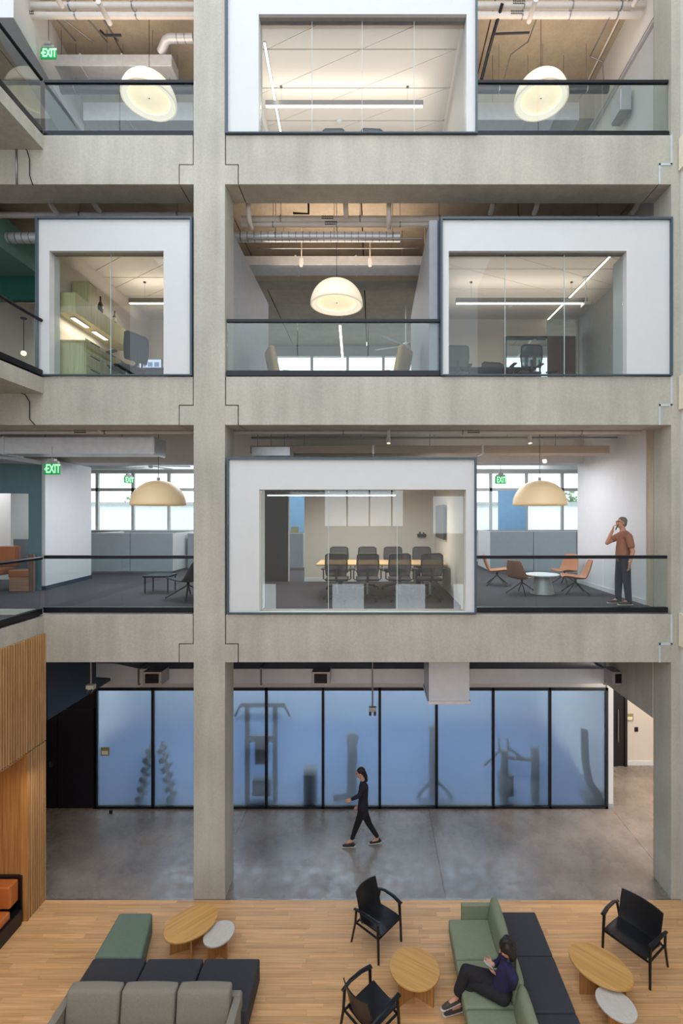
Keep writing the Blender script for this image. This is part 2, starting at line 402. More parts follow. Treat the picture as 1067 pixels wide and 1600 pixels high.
# perimeter walls
struct(box('wall_right', M['wall'], 5.58, 5.75, -8, F-.0, 0, TOP))
struct(box('wall_right', M['wall'], 5.585, 5.75, F, 13.0, L[2], TOP))
struct(box('wall_right', M['concw'], 5.52, 5.585, FB, 9.75, L[2], L[3]-.3))
struct(box('wall_right', M['wall'], 9.4, 9.6, 13, BACK, 0, TOP))
struct(box('wall_left', M['wall'], XL-.2, XL, -8, BACK, 0, TOP))
struct(box('wall_left', M['wall'], -10.2, -10, -8, 8.0, 0, 4.8))
# small bracket plates at far right edge
for i, (a, c) in enumerate(((215, 265), (587, 640), (958, 1010))):
    o = box('wall_bracket', M['cream'], 5.535, 5.58, 8.62, 8.76, EYE-(c-VY)/86.5, EYE-(a-VY)/86.5, None, .005)
    tag(o, 'cream cover plate on the right wall at the %s beam' % ('top', 'middle', 'lowest')[i], 'plate')

# ---- windows on the back facade (levels 2, 3, 4)
wn = 0
def back_windows(lv, sill, trans, head, top):
    global wn
    z = L[lv]; wn += 1
    r = sroot('window_%d' % wn); y0, y1 = BACK-.12, BACK
    box('lower_wall', M['wall'], XL, XR, y0, y1+.1, z, sill, r); box('upper_wall', M['wall'], XL, XR, y0, y1+.1, head, top, r)
    box('sill', M['white'], XL, XR, y0-.1, y1, sill-.04, sill, r); box('transom', M['wall'], XL, XR, y0, y1, trans-.06, trans+.06, r)
    x = -12.2; 
    while x < XR:
        box('mullion', M['wall'], x-.05, x+.05, y0, y1, sill, head, r); x += 1.4
    x = -12.2
    while x < XR-1.3:
        box('pane', M['glassb'], x+.05, x+1.35, y0+.05, y0+.06, sill, trans-.06, r); box('pane', M['glassb'], x+.05, x+1.35, y0+.05, y0+.06, trans+.06, head, r); x += 1.4
    return r
back_windows(2, 6.4, 7.98, 8.62, 9.19)
back_windows(3, 10.4, 12.3, 13.2, 13.6)
back_windows(4, 14.8, 16.7, 17.6, 17.95)

# ---- opposite atrium facade behind the camera (seen as reflections)
r = sroot('wall_back'); YB = -8.0
def hole_wall(x0, x1, z0, z1, holes):
    hs = sorted(holes); x = x0
    for (a, c, e, f_) in hs:
        box('wall_section', M['wall'], x, a, YB-.3, YB, z0, z1, r); box('wall_section', M['wall'], a, c, YB-.3, YB, z0, e, r); box('wall_section', M['wall'], a, c, YB-.3, YB, f_, z1, r)
        x = c
    box('wall_section', M['wall'], x, x1, YB-.3, YB, z0, z1, r)
hole_wall(-13, 5.6, 0, 5.2, [(-7.0, -5.2, 1.6, 3.3), (-2.2, -.5, 1.6, 3.3), (1.2, 2.8, 1.6, 3.3), (4.3, 5.4, 1.6, 3.3)])
hole_wall(-13, 5.6, 5.2, 9.6, [(-12.5, -7.0, 6.4, 8.9), (-2.6, 1.6, 6.4, 8.9), (3.2, 5.4, 6.0, 8.0)])
for x in (-1.4, -.2, 1.0): box('mullion', M['dark'], x-.04, x+.04, YB-.15, YB-.05, 6.4, 8.9, r)

# ---- level 1 interior
GY = 11.53
gw = sroot('wall_front'); 
box('bulkhead', M['wall'], -6.62, 5.56, GY, GY+.12, 2.87, 3.16, gw); box('upper_wall', M['navy'], XL, XR, GY+.02, GY+.14, 3.16, 4.85, gw)
box('jamb', M['wall'], 5.57, 5.72, GY-.02, 13.4, 0, 4.85, gw); box('jamb_base', M['galvd'], 5.565, 5.725, GY-.03, 13.4, 0, .11, gw)
dl = sroot('wall_left'); box('downstand', M['navy'], -6.5, -6.27, FB, GY, 3.03, 4.85, dl); box('end_wall', M['navyd'], -8.5, -6.62, GY, GY+.12, 0, 3.16, dl)
box('reveal', M['navyd'], -8.7, -8.5, F, GY, 0, 4.85, dl)
d1 = sroot('door_1')
for x0 in (-7.5, -8.42):
    lf = box('door_leaf', M['navyd'], x0+.01, x0+.89, GY-.03, GY, .01, 2.35, d1, .004)
box('door_handle', M['steel'], -7.68, -7.62, GY-.08, GY-.03, 1.0, 1.12, d1); box('door_frame', M['black'], -6.66, -6.6, GY-.05, GY, 0, 2.4, d1)
dr = sroot('wall_right'); box('downstand', M['conc'], 5.39, 5.58, FB, 11.15, 3.07, 4.85, dr)
cw = sroot('wall_corridor'); box('corridor_wall', M['beige'], 5.7, 9.5, 13.5, 13.62, 0, 4.85, cw); box('baseboard', M['white'], 7.05, 9.5, 13.48, 13.5, 0, .12, cw)
d2 = sroot('door_2'); box('door_leaf', M['dark'], 6.72, 7.0, 13.44, 13.5, .01, 2.75, d2); box('door_frame', M['black'], 6.6, 6.74, 13.42, 13.5, 0, 2.8, d2); box('door_frame', M['black'], 6.98, 7.05, 13.4, 13.5, 0, 2.8, d2)
box('pull_handle', M['steel'], 6.78, 6.8, 13.38, 13.4, .7, 1.6, d2)
struct(box('wall_right', M['beige'], 9.4, 9.5, F, 13.5, 0, 4.85))
struct(box('ceiling', mat('dark_ceiling', rgb(60, 62, 66), .9), XL, XR, FB, GY+.1, L[2]-.45, L[2]-.35))
# gym room shell
gm = sroot('wall_gym'); box('gym_wall', M['wall'], -8.5, -8.3, GY+.15, 16.5, 0, 4.8, gm); box('gym_wall', M['wall'], 5.72, 5.85, 13.62, 16.5, 0, 4.8, gm)
box('gym_sill', mat('gym_blue', rgb(200, 212, 222), .7), -8.5, 5.85, 16.4, 16.6, 0, 1.3, gm); struct(box('floor', mat('gym_floor', rgb(62, 94, 134), .5), -8.3, 5.72, GY+.15, 16.4, 0, .006))
for k_ in range(8): box('gym_mullion', M['dark'], -8.3+k_*2-.06, -8.3+k_*2+.06, 16.4, 16.5, 1.3, 4.8, gm)
gp = thing('glass_partition', 'long frosted blue glass partition in black frames across the ground floor', 'partition')
W_ = (5.557+6.595)/9
gpane = None
for i in range(9):
    x0 = -6.595+i*W_
    o = box('glass_panel', M['frost'], x0+.03, x0+W_-.03, GY-.006, GY+.006, .06, 2.81, gp)
for i in range(10):
    x0 = -6.595+i*W_; box('frame_post', M['black'], x0-.03, x0+.03, GY-.05, GY+.04, 0, 2.87, gp)
box('frame_rail', M['black'], -6.62, 5.58, GY-.05, GY+.04, 2.81, 2.87, gp); box('frame_rail', M['black'], -6.62, 5.58, GY-.05, GY+.04, 0, .06, gp)

# ---- slatted timber wall on the left
sw = sroot('wall_slatted'); sw['label'] = 'timber slatted wall with a banquette niche at the left'
def slats(y0, n_, z0, z1, dz=0):
    me = None
    for i in range(n_):
        yy = y0-i*.058
        if me is None: o = box('slat', M['slat'], -.045, 0, -.034, 0, 0, z1-z0, sw, .003); me = o.data
        else:
            o = bpy.data.objects.new('slat', me); COL.objects.link(o); o.parent = sw
            b = o.modifiers.new('bevel', 'BEVEL'); b.width = .003; b.segments = 1
        o.location = (-5.94, yy, z0)
slats(F-.005, 34, 2.90, 4.84); slats(F-.005, 8, 0.0, 2.88)
box('backing', mat('slat_backing', rgb(92, 62, 38), .8), -6.15, -5.985, 6.7, F, 2.9, 4.84, sw); box('backing', MATS['slat_backing'], -6.15, -5.985, 8.34, F, 0, 2.88, sw)
box('joint_shadow', M['joint'], -6.05, -5.97, 6.7, F, 2.88, 2.9, sw)
box('end_post', M['oakv'], -6.06, -5.935, 8.3, 8.335, 0, 2.88, sw, .003); box('niche_panel', M['oakv'], -9.5, -6.05, 8.325, 8.38, 0, 2.9, sw)
box('soffit', M['slat'], -9.5, -5.985, 5, 8.34, 2.84, 2.9, sw); box('niche_back', M['oakv'], -8, -7.2, 5, 8.34, 0, 2.84, sw)
# ---- left gallery slabs
for lv in (2, 3, 4):
    z = L[lv]
    th = {2: .34, 3: .3, 4: .27}[lv]
    struct(box('slab', M['conc'], -10, -5.985, 2.5, F-.003, z-th, z-.02), 'left gallery slab projecting from the facade')
    struct(box('floor', M['carpet'], -10, -6.06, 2.5, F, z-.02, z))
# ================================================================ FRAMED ROOM FRONTS
def room_front(idx, x0, x1, z0, z1, wx0, wx1, wz0, wz1, joints, depth=.45, lab=None):
    r = sroot('window_%d' % (10+idx)); r['label'] = lab
    y0, y1 = F+.0, F+.06; g = .035
    o = MB().box(x0+g, wx0, y0, y1, z0+g*.3, z1-g).box(wx1, x1-g, y0, y1, z0+g*.3, z1-g).box(wx0, wx1, y0, y1, wz1, z1-g)
    if wz0 > z0+.02: o.box(wx0, wx1, y0, y1, z0+.01, wz0)
    o.build('surround', M['white'], r)
    box('edge_trim', M['trim'], x0, x0+g, F-.05, FB-.1, z0, z1, r); box('edge_trim', M['trim'], x1-g, x1, F-.05, FB-.1, z0, z1, r)
    box('edge_trim', M['trim'], x0+g, x1-g, F-.05, FB-.1, z1-g, z1, r); box('edge_trim', M['trim'], x0+g, x1-g, F-.05, F+.02, z0-.0, z0+.022, r)
    box('jamb', M['white'], wx0-.03, wx0, y1, F+depth, wz0, wz1, r); box('jamb', M['white'], wx1, wx1+.03, y1, F+depth, wz0, wz1, r)
    box('head', M['galvd'], wx0, wx1, y1, F+.2, wz1, wz1+.03, r)
    xs = [wx0]+joints+[wx1]
    for a, c in zip(xs, xs[1:]):
        box('pane', M['glass2' if idx == 1 else 'glass'], a+.006, c-.006, F+.13, F+.14, wz0, wz1, r)
    for a in joints: box('pane_edge', mat('glass_edge', rgb(190, 205, 205), .3), a-.005, a+.005, F+.125, F+.142, wz0, wz1, r)
    return r
X = px2x; Z = py2z
room_front(1, X(355), X(744), Z(958.5), Z(715), X(405), X(728), Z(956), Z(765), [X(512), X(621)], lab='wide white framed meeting room window on the second storey')
room_front(2, X(57.5), X(301), Z(587.5), Z(340), X(77), X(255.5), Z(586), Z(392), [X(167)], .3, lab='white framed office window on the third storey')
room_front(3, X(688), X(1049), Z(587.5), Z(341), X(701), X(979), Z(586), Z(392), [X(792), X(886)], .5, lab='white framed meeting room window on the third storey')
room_front(4, X(353), X(745.5), Z(210.5), Z(-30), X(404), X(729), Z(209.5), Z(22), [X(486), X(565.5), X(648)], .3, lab='white framed meeting room window on the top storey')

def shell(name, x0, x1, y0, y1, z0, z1, wm, back=None, left=None, right=None):
    r = sroot(name)
    box('left_side', left or wm, x0-.1, x0, y0, y1, z0, z1, r); box('right_side', right or wm, x1, x1+.1, y0, y1, z0, z1, r)
    if back is not None:
        for (a, c, e, f_) in back: box('back_side', wm, a, c, y1, y1+.1, e, f_, r)
    else: box('back_side', wm, x0-.1, x1+.1, y1, y1+.1, z0, z1, r)
    return r
def clip(poly, x0, x1, y0, y1):
    def cl(pts, f, inter):
        out = []
        for i in range(len(pts)):
            a, b = pts[i], pts[(i+1) % len(pts)]
            fa, fb = f(a), f(b)
            if fa >= 0: out.append(a)
            if (fa >= 0) != (fb >= 0):
                t = fa/(fa-fb); out.append((a[0]+(b[0]-a[0])*t, a[1]+(b[1]-a[1])*t))
        return out
    for f in (lambda p: p[0]-x0, lambda p: x1-p[0], lambda p: p[1]-y0, lambda p: y1-p[1]):
        poly = cl(poly, f, None)
        if len(poly) < 3: return None
    return poly
def tile_ceiling(x0, x1, y0, y1, z, ny, yref, xref, dx, shear, m):
    r = sroot('ceiling'); dy = ny; g = .014
    j0 = math.floor((y0-yref)/dy); j = j0
    while yref+j*dy < y1:
        ya, yb = yref+j*dy+g, yref+(j+1)*dy-g
        for k_ in range(-8, 9):
            # parallelogram between diagonals
            def xd(yy, kk): return xref+kk*dx+shear*(yy-yref)
            q = [(xd(ya, k_)+g, ya), (xd(ya, k_+1)-g, ya), (xd(yb, k_+1)-g, yb), (xd(yb, k_)+g, yb)]
            q = clip(q, x0, x1, y0, y1)
            if q and len(q) >= 3:
                ar = abs(sum(q[i][0]*q[(i+1) % len(q)][1]-q[(i+1) % len(q)][0]*q[i][1] for i in range(len(q))))/2
                if ar > .004: MB().prism(q, z, z+.03).build('ceiling_panel', m, r)
        j += 1
    box('void', M['black'], x0, x1, y0, y1, z+.032, z+.06, r)
    return r
acous = mat('acoustic_panel', rgb(226, 214, 202), .9, var=.1, scale=90)
# L2 meeting room
shell('wall_meeting_room', -3.2, 1.68, F+.1, 13.2, L[2], 7.98, M['beige'], back=[(-2.98, -2.3, L[2], 7.9), (-1.88, 1.78, L[2], 7.98), (-2.3, -1.88, 7.75, 7.98)], left=M['navy'])
box('door_3', M['navyd'], -2.96, -2.32, 13.16, 13.2, L[2], 7.75)['kind'] = 'structure'
struct(box('ceiling', M['wall'], -3.2, 1.7, F+.1, 13.2, 7.9, 7.99)); struct(box('baseboard_back', M['white'], -1.88, 1.66, 13.18, 13.2, L[2], L[2]+.1)); struct(box('baseboard_right', M['dark'], 1.655, 1.68, F+.5, 13.2, L[2], L[2]+.08))
for i, (a, b, e, f_) in enumerate(((9.3, 10.6, .02, 1.52), (9.3, 10.6, 1.54, 2.7), (10.62, 11.95, .02, 1.52), (10.62, 11.95, 1.54, 2.7))):
    pass
# L3 office left
zc = 12.29
shell('wall_office', -6.02, -3.28, F+.1, 13.1, L[3], zc+.1, M['beige'])
tile_ceiling(-6.02, -3.28, F+.1, 13.1, zc, .92, 9.87, -3.9, 1.2, -1.5, acous)
# L3 meeting right
shell('wall_meeting_room', 1.28, 5.56, F+.1, 13.1, L[3], zc+.1, M['beige'], back=[(1.28, 3.6, L[3], zc+.1), (3.6, 4.7, 11.8, zc+.1), (4.35, 4.42, L[3], 11.8), (5.5, 5.6, L[3], zc)], left=M['navy'], right=M['galvd'])
tile_ceiling(1.28, 5.56, F+.1, 13.1, zc, .92, 9.5, 2.0, 1.96, 2.13, acous)
# L4 meeting
shell('wall_meeting_room', -2.62, 1.74, F+.1, 13.2, L[4], 16.8, M['beige'], left=M['wall'])
tile_ceiling(-2.62, 1.74, F+.1, 13.2, 16.65, .91, 10.03, -2.2, 1.96, -2.19, acous)
# outer (corridor facing) sides of the L3 rooms
sd = sroot('wall_corridor'); box('corridor_side', M['grey'], -3.18, -2.69, FB, 12.4, L[3], 12.4, sd)
box('corridor_side', M['grey'], 1.03, 1.18, F+.1, 13.2, L[3], 12.4, sd)
# L3 right room back door + glazing
d = sroot('door_4'); box('door_leaf', mat('walnut_door', rgb(84, 66, 60), .5), 4.7, 5.45, 13.0, 13.06, L[3], 11.8, d); box('door_frame', M['dark'], 3.55, 3.6, 13.05, 13.2, L[3], 11.8, d)
for i, x in enumerate((3.6, 4.42)): box('side_glass', M['glass'], x, x+.7 if i == 0 else 4.7, 13.12, 13.13, L[3], 11.8, d)
box('door_frame', M['dark'], 3.6, 4.7, 13.05, 13.2, 11.76, 11.82, d)

# L2 side walls
lw = sroot('wall_lounge'); MB().prism([(-7.92, 11.67), (-8.08, 13.85), (-8.25, 13.85), (-8.1, 11.67)], L[2], 8.35).build('wall_panel', mat('bright_wall', rgb(222, 222, 224), .6, var=.02), lw)
MB().prism([(-7.9, 11.66), (-8.06, 13.86), (-8.2, 13.86), (-8.2, 11.66)], L[2], L[2]+.1).build('wall_base', M['navy'], lw)
tw = sroot('wall_teal')
MB().prism([(-8.0, 11.66), (-8.26, 11.58), (-8.26, 11.75), (-8.0, 11.8)], L[2], 8.2).build('wall_pier', M['teal'], tw)
MB().prism([(-8.26, 11.58), (-10.6, 10.7), (-10.6, 10.85), (-8.26, 11.75)], 7.5, 8.2).build('wall_header', M['teal'], tw)
struct(MB().box(-12.9, -8.0, F+.1, 13.0, 8.2, 8.3).build('ceiling', M['white']))
box('nook_wall', M['wall'], -12.8, -10.2, 13.6, 13.7, L[2], 8.2, tw)
# L2 right end wall
rwl = sroot('wall_right'); box('wall_panel', MATS['bright_wall'], 5.5, 5.58, 9.75, 13.0, L[2], 9.1, rwl); box('baseboard', M['white'], 5.485, 5.5, 9.75, 13.0, L[2], L[2]+.1, rwl)
# blue painted pier at back right of L2
struct(box('wall_blue', mat('blue_pier', rgb(130, 178, 216), .6), 4.75, 5.75, 18.2, 18.4, L[2], 7.9))
struct(box('wall_blue', MATS['blue_pier'], -3.9, -2.1, 17.6, 17.8, L[2], 8.0))
# L3 left teal bulkhead and green wall
gb = sroot('wall_green')
box('green_wall', M['green'], -10.5, -6.13, 11.3, 11.4, 12.0, 12.62, gb)
box('nook_wall', M['beige'], -11.5, -6.13, 14.2, 14.3, L[3], 13.2, gb)
MB().box(-10.5, -7.78, F+.6, 11.3, 12.58, 13.28).build('green_bulkhead', mat('pale_green_wall', rgb(112, 150, 140), .8), gb)
box('lounge_wall', M['wall'], -9.9, -9.8, 11.4, 14.2, L[3], 11.2, gb)
# L4 left slanted white wall
lb = sroot('wall_left'); MB().prism([(-6.95, 9.34), (-7.42, 12.4), (-7.9, 12.4), (-7.5, 9.34)], 16.6, 17.95).build('white_bulkhead', M['white'], lb)
box('white_wall', M['wall'], -10.3, -10.2, 9.4, 14, L[4], 17.9, lb)

# ================================================================ RAILINGS
def railing(name_lab, x0, x1, z, joints, y=F+.07):
    r = thing('glass_railing', name_lab, 'railing', group='glass railings')
    MB().box(x0, x1, y-.03, y+.03, z+.985, z+1.045).build('top_rail', M['rail'], r, .008)
    box('base_shoe', M['rail'], x0, x1, y-.045, y+.045, z-.0, z+.1, r, .004)
    xs = [x0]+joints+[x1]
    for a, c in zip(xs, xs[1:]): box('glass_panel', M['glass'], a+.008, c-.008, y-.007, y+.007, z+.1, z+.985, r)
    return r
railing('straight black-capped glass railing in front of the second storey lounge at left', X(65.5), X(302), L[2]+.03, [X(187.5)])
railing('black-capped glass railing in front of the man and orange chairs', X(745), X(1045), L[2]+.03, [X(840), X(945)])
railing('black-capped glass railing under the hanging dome lamp on the third storey', X(353), X(687.5), L[3]+.03, [X(464), X(575)])
railing('top storey glass railing between the left gallery and the tall column', X(66), X(301.5), L[4]+.0, [X(184)])
railing('top storey glass railing at the right', X(745.5), X(1047), L[4]+.0, [X(843), X(944)])
nmz = {2: 'second', 3: 'third', 4: 'top'}
for lv in (2, 3, 4):
    z = L[lv]+(.02 if lv < 4 else 0)
    r = thing('glass_railing', 'black-capped glass railing along the left gallery on the %s storey' % nmz[lv], 'railing', group='glass railings')
    MB().tube([(-6.03, 3, z+1.01), (-6.03, F+.0, z+1.01)], .032, 14).build('top_rail', M['rail'], r, smooth='auto'); box('base_shoe', M['rail'], -6.08, -5.99, 3, F-.02, z, z+.1, r)
    for a, c in ((3, 4.9), (4.9, 6.8), (6.8, F-.02)): box('glass_panel', M['glass'], -6.04, -6.026, a+.008, c-.008, z+.1, z+.985, r)

# ================================================================ DOME PENDANTS
def dome(x, y, zr, lab, shade, lit=True, topz=None):
    r = thing('dome_pendant', lab, 'lamp', (x, y, zr), group='dome pendant lamps')
    Rr = .56; H = .53; n = 18
    out = [(Rr*math.cos(PI/2*i/n)**.92 if i < n else .02, H*math.sin(PI/2*i/n)) for i in range(n+1)]
    inn = [(max(a-.03, .015), b-.012) for a, b in out][::-1]
    MB().lathe(out+inn, n=64, closed=True).build('lamp_shade', shade, r, smooth=True)
    MB().lathe([(Rr-.01, .0), (Rr-.01, .02), (.42, .045), (.42, .03)], n=64, closed=True).build('inner_ring', M['lampin'] if lit else shade, r, smooth='auto')
    MB().lathe([(.42, .05), (.2, .085), (.03, .09)], n=64).build('diffuser', M['diff'] if lit else shade, r, smooth=True)
    MB().ball((0, 0, .07), .028).build('finial', M['dark'], r)
    MB().tube([(0, 0, H-.02), (0, 0, H+.06)], .03, 12).build('stem_cap', M['steel'], r)
    MB().tube([(0, 0, H), (0, 0, topz-zr)], .006, 6).build('cable', M['dark'], r)
    return r
DY = 10.4
zr = {2: 7.2, 3: 11.5, 4: 15.9}
dome((233-VX)*DY/FPX, DY, zr[4], 'lit white dome pendant over the top storey left of the tall column', M['lamp'], True, 17.95)
dome((845-VX)*DY/FPX, DY, zr[4], 'lit white dome pendant over the top storey beside the right wall', M['lamp'], True, 17.95)
dome((526-VX)*DY/FPX, DY, zr[3], 'lit white dome pendant alone on the third storey', M['lamp'], True, 13.6)
dome((247.5-VX)*DY/FPX, DY, zr[2], 'cream dome pendant on the second storey left of the column', M['lampoff'], False, 9.19)
dome((843-VX)*DY/FPX, DY, zr[2], 'cream dome pendant above the orange lounge chairs', M['lampoff'], False, 9.19)

# ================================================================ LINEAR LIGHTS
def linear(lab, x0, x1, y, z, ztop, up=30, dn=14, color=(1, .86, .75)):
    r = thing('linear_pendant', lab, 'light')
    box('housing', M['steel'], x0, x1, y-.04, y+.04, z, z+.11, r, .003); box('lens', M['strip'], x0+.01, x1-.01, y-.03, y+.03, z-.012, z, r)
    for a in (x0+.35, x1-.35): MB().tube([(a, y, z+.11), (a, y, ztop)], .003, 5).build('wire', M['steel'], r); MB().tube([(a, y, ztop-.02), (a, y, ztop)], .03, 12).build('canopy_disc', M['dark'], r)
    area((x0+x1)/2, y, z+.13, x1-x0, .3, up*.28, color, 'up'); area((x0+x1)/2, y, z+.13, x1-x0+.8, 2.6, up*.62, color, 'up'); area((x0+x1)/2, y, z-.03, x1-x0, .06, dn, color)  # wide upward light is an added ceiling fill, larger than the fixture
    return r
# D from image: L4 fixture y~160 ; take D 10.9
def at(px, D): return (px-VX)*D/FPX
def zz(py, D): return EYE-(py-VY)*D/FPX
linear('long suspended linear light in the top storey meeting room', at(415, 10.9), at(661, 10.9), 10.9, zz(166, 10.9), 16.65, 44, 30)
linear('suspended linear light in the third storey meeting room with dark chairs', at(712, 11.0), at(917, 11.0), 11.0, zz(474, 11.0), 12.29, 26, 16)
linear('suspended linear light in the small third storey office', at(202, 11.0), at(285, 11.0), 11.0, zz(474, 11.0), 12.29, 15, 10)
def ceil_strip(lab, a, b, z, wdt=.02):
    a = Vector((a[0], a[1], z)); b = Vector((b[0], b[1], z)); d = (b-a).normalized(); n = Vector((-d.y, d.x, 0))*wdt
    r = thing('strip_light', lab, 'light')
    MB().prism([(a+n)[:2], (b+n)[:2], (b-n)[:2], (a-n)[:2]], z-.012, z-.004).build('lens', M['strip'], r)
    MB().prism([(a+n*1.35)[:2], (b+n*1.35)[:2], (b-n*1.35)[:2], (a-n*1.35)[:2]], z-.004, z+.02).build('channel', M['steel'], r); return r
def onz(px, py, z):  # plan point where the sight line meets height z
    s_ = (VY-py)/(z-EYE); D = FPX/s_; return ((px-VX)/s_, D)
ceil_strip('slanting recessed strip light on the top storey meeting room ceiling', onz(413, 66, 16.63), onz(439, 209, 16.63), 16.63)
ceil_strip('slanting recessed strip light on the third storey meeting room ceiling', onz(954, 399, 12.27), onz(856, 499, 12.27), 12.27, .018)
r = ceil_strip('vertical-looking suspended light tube behind the third storey railing', onz(531, 508, 12.1), onz(537, 582, 12.1), 12.1, .03)
q = onz(531, 508, 12.1); MB().tube([(q[0], q[1]+.1, 12.1), (q[0], q[1]+.1, 13.6)], .004, 6).build('wire', M['steel'], r)

# ================================================================ EXIT SIGNS
gsign = emis('exit_green', rgb(18, 150, 74), .5); glet = emis('exit_letters', rgb(180, 250, 200), .85)
def exit_sign(lab, x, y, z, wd, arrow='<', top=.25, rz=0):
    r = thing('exit_sign', lab, 'sign', (x, y, z), rz, group='green exit signs'); h = wd*.68
    box('sign_face', gsign, -wd/2, wd/2, -.012, .012, -h/2, h/2, r, .004); box('housing', M['galvd'], -wd*.4, wd*.4, -.03, .03, h/2, h/2+.05, r); box('canopy', M['galvd'], -.07, .07, -.05, .05, h/2+.05, h/2+.1, r)
    MB().tube([(0, 0, h/2+.1), (0, 0, h/2+top)], .008, 8).build('hanger', M['steel'], r)
    c = bpy.data.curves.new('lettering', 'FONT'); c.body = 'EXIT'; c.size = h*.95; c.extrude = .002; c.offset = h*.025; c.align_x = 'CENTER'; c.align_y = 'CENTER'; c.materials.append(glet)
    tc_ = bpy.data.objects.new('tmp', c); COL.objects.link(tc_); bpy.context.view_layer.update(); me_ = bpy.data.meshes.new_from_object(tc_.evaluated_get(bpy.context.evaluated_depsgraph_get())); bpy.data.objects.remove(tc_)
    t = bpy.data.objects.new('lettering', me_); COL.objects.link(t); t.parent = r; t.location = (wd*.08, -.016, 0); t.rotation_euler = (PI/2, 0, 0); t.scale = (.68, 1.15, 1)
    if arrow:
        MB().prism_xz([(-wd*.46, 0), (-wd*.38, h*.14), (-wd*.355, h*.1), (-wd*.42, 0), (-wd*.355, -h*.1), (-wd*.38, -h*.14)], -.018, -.013).build('arrow', glet, r)
    return r
exit_sign('green exit sign hanging on the top storey', at(76, 10.2), 10.2, zz(84, 10.2), .33, top=.9)
exit_sign('green exit sign in front of the pale wall on the second storey', at(81.5, 9.9), 9.9, zz(733, 9.9), .33, top=.35)
exit_sign('small far green exit sign left of the cream dome lamp', at(201, 16), 16, zz(750, 16), .3, None, 1.2, R(55))
exit_sign('green exit sign beside the meeting room above the orange chairs', at(782, 14.4), 14.4, zz(750, 14.4), .33, None, 1.12)

# ================================================================ SERVICES
def pipe(lab, pts, r_, m=None, hang=None, cat='pipe', plates=()):
    r = thing('service_pipe', lab, cat)
    MB().tube(pts, r_, 12).build('pipe_run', m or M['pipe'], r, smooth='auto')
    for (hx, hy, hz, ht) in hang or ():
        MB().tube([(hx, hy, hz+r_), (hx, hy, ht)], .006, 6).build('hanger_rod', M['steel'], r); MB().tube([(hx-.012, hy, hz), (hx+.012, hy, hz)], r_*1.18, 14).build('clamp', M['steel'], r)
    for (hx, hy, hz) in plates:
        for q in range(2):
            mbp = MB()
            for t_ in range(7): mbp.box(hx+t_*.035, hx+t_*.035+.025, hy-r_-.004, hy-r_+.001, hz-.01+q*.045-.02, hz+.012+q*.045-.02)
            mbp.build('pipe_marking', M['black'], r)
    return r
def hp(lab, xa, xb, py, D, r_, top, plate=None, n=4, m=None):
    z = zz(py, D); hs = [(xa+(xb-xa)*(i+.5)/n, D, z, top) for i in range(n)]
    return pipe(lab, [(xa, D, z), (xb, D, z)], r_, m, hs, plates=[(at(p, D), D, z) for p in (plate or ())])
hp('upper white service pipe near the top edge, left of the column', -8.2, -3.0, 9.5, 9.95, .068, 17.95, (26,))
hp('lower white service pipe near the top edge, left of the column', -8.0, -3.0, 24.5, 9.95, .06, 17.95, (38,))
hp('upper white service pipe near the top edge, at the right', 1.6, at(1008, 9.95), 9, 9.95, .068, 17.95, (800,))
hp('lower white service pipe near the top edge, at the right', 1.6, at(1001, 9.95), 24, 9.95, .06, 17.95, (797,))
hp('upper white service pipe above the third storey dome lamp', -2.7, 5.4, 343, 9.9, .07, 13.6, (503,), 5)
hp('lower white service pipe above the third storey dome lamp', -2.7, 1.2, 351, 9.9, .05, 13.6, (508,), 3)
hp('upper white service pipe above the second storey meeting room', -9, 5.4, 675, 9.75, .045, 9.19, (118, 730), 6)
hp('thin grey conduit pair end above the second storey meeting room', -2.6, 5.2, 684, 10.3, .02, 9.19, None, 5, M['steel'])
hp('white service pipes behind the third storey office top', -9, -3, 336, 9.9, .06, 13.6, None, 3)
hp('thin grey conduit under the round duct', -2.6, 1.0, 373, 9.9, .016, 13.6, None, 3, M['steel'])
hp('thin grey conduit above the third storey lounge', -2.6, 1.0, 388, 10.8, .016, 13.6, None, 3, M['steel'])
hp('dark horizontal pipe low behind the left top railing', at(82, 11.2), at(302, 11.2), 140, 11.2, .09, 17.9, None, 3, M['dark'])
hp('dark horizontal pipe low behind the right top railing', at(745, 11.2), at(950, 11.2), 140, 11.2, .08, 17.9, None, 3, M['dark'])
k_ = 0
for (px, py, top, lab) in ((172, 37, 17.95, 'short white stub pipe near the top edge left of the column'), (97, 10, 17.95, 'short white stub pipe at the top edge above the exit sign'), (826, 34, 17.95, 'white stub pipe near the top edge at the right'), (990, 8, 17.95, 'short white stub pipe in the far top right'),
                          (90, 334, 13.6, 'white drain stub left above the third storey office'), (155, 330, 13.6, 'white drain stub above the third storey office'), (393, 356, 13.6, 'bent white drain stub left above the round duct'), (541, 338, 13.6, 'white drain stub centred above the round duct'), (607, 356, 13.6, 'white drain stub right above the round duct'),
                          (766, 334, 13.6, 'left white drain stub above the third storey meeting room'), (834, 334, 13.6, 'middle white drain stub above the third storey meeting room'), (988, 332, 13.6, 'right white drain stub above the third storey meeting room'),
                          (607, 682, 9.19, 'small white drain stub above the second storey meeting room'), (485//3+0, 676, 9.19, 'white drain stub above the second storey duct')):
    z = zz(py, 9.75); x = at(px, 9.75)
    if top > 17: pts = [(x, 9.0 if top < 0 else 9.33, z+.0), (x, 9.75, z)]
    else: pts = [(x, 9.5, top)]+arc((x, 9.5, z+.2), (x, 9.5, z), (x, 9.75, z), 5)
    pipe(lab, pts, .05 if top != 9.19 else .035, cat='pipe')
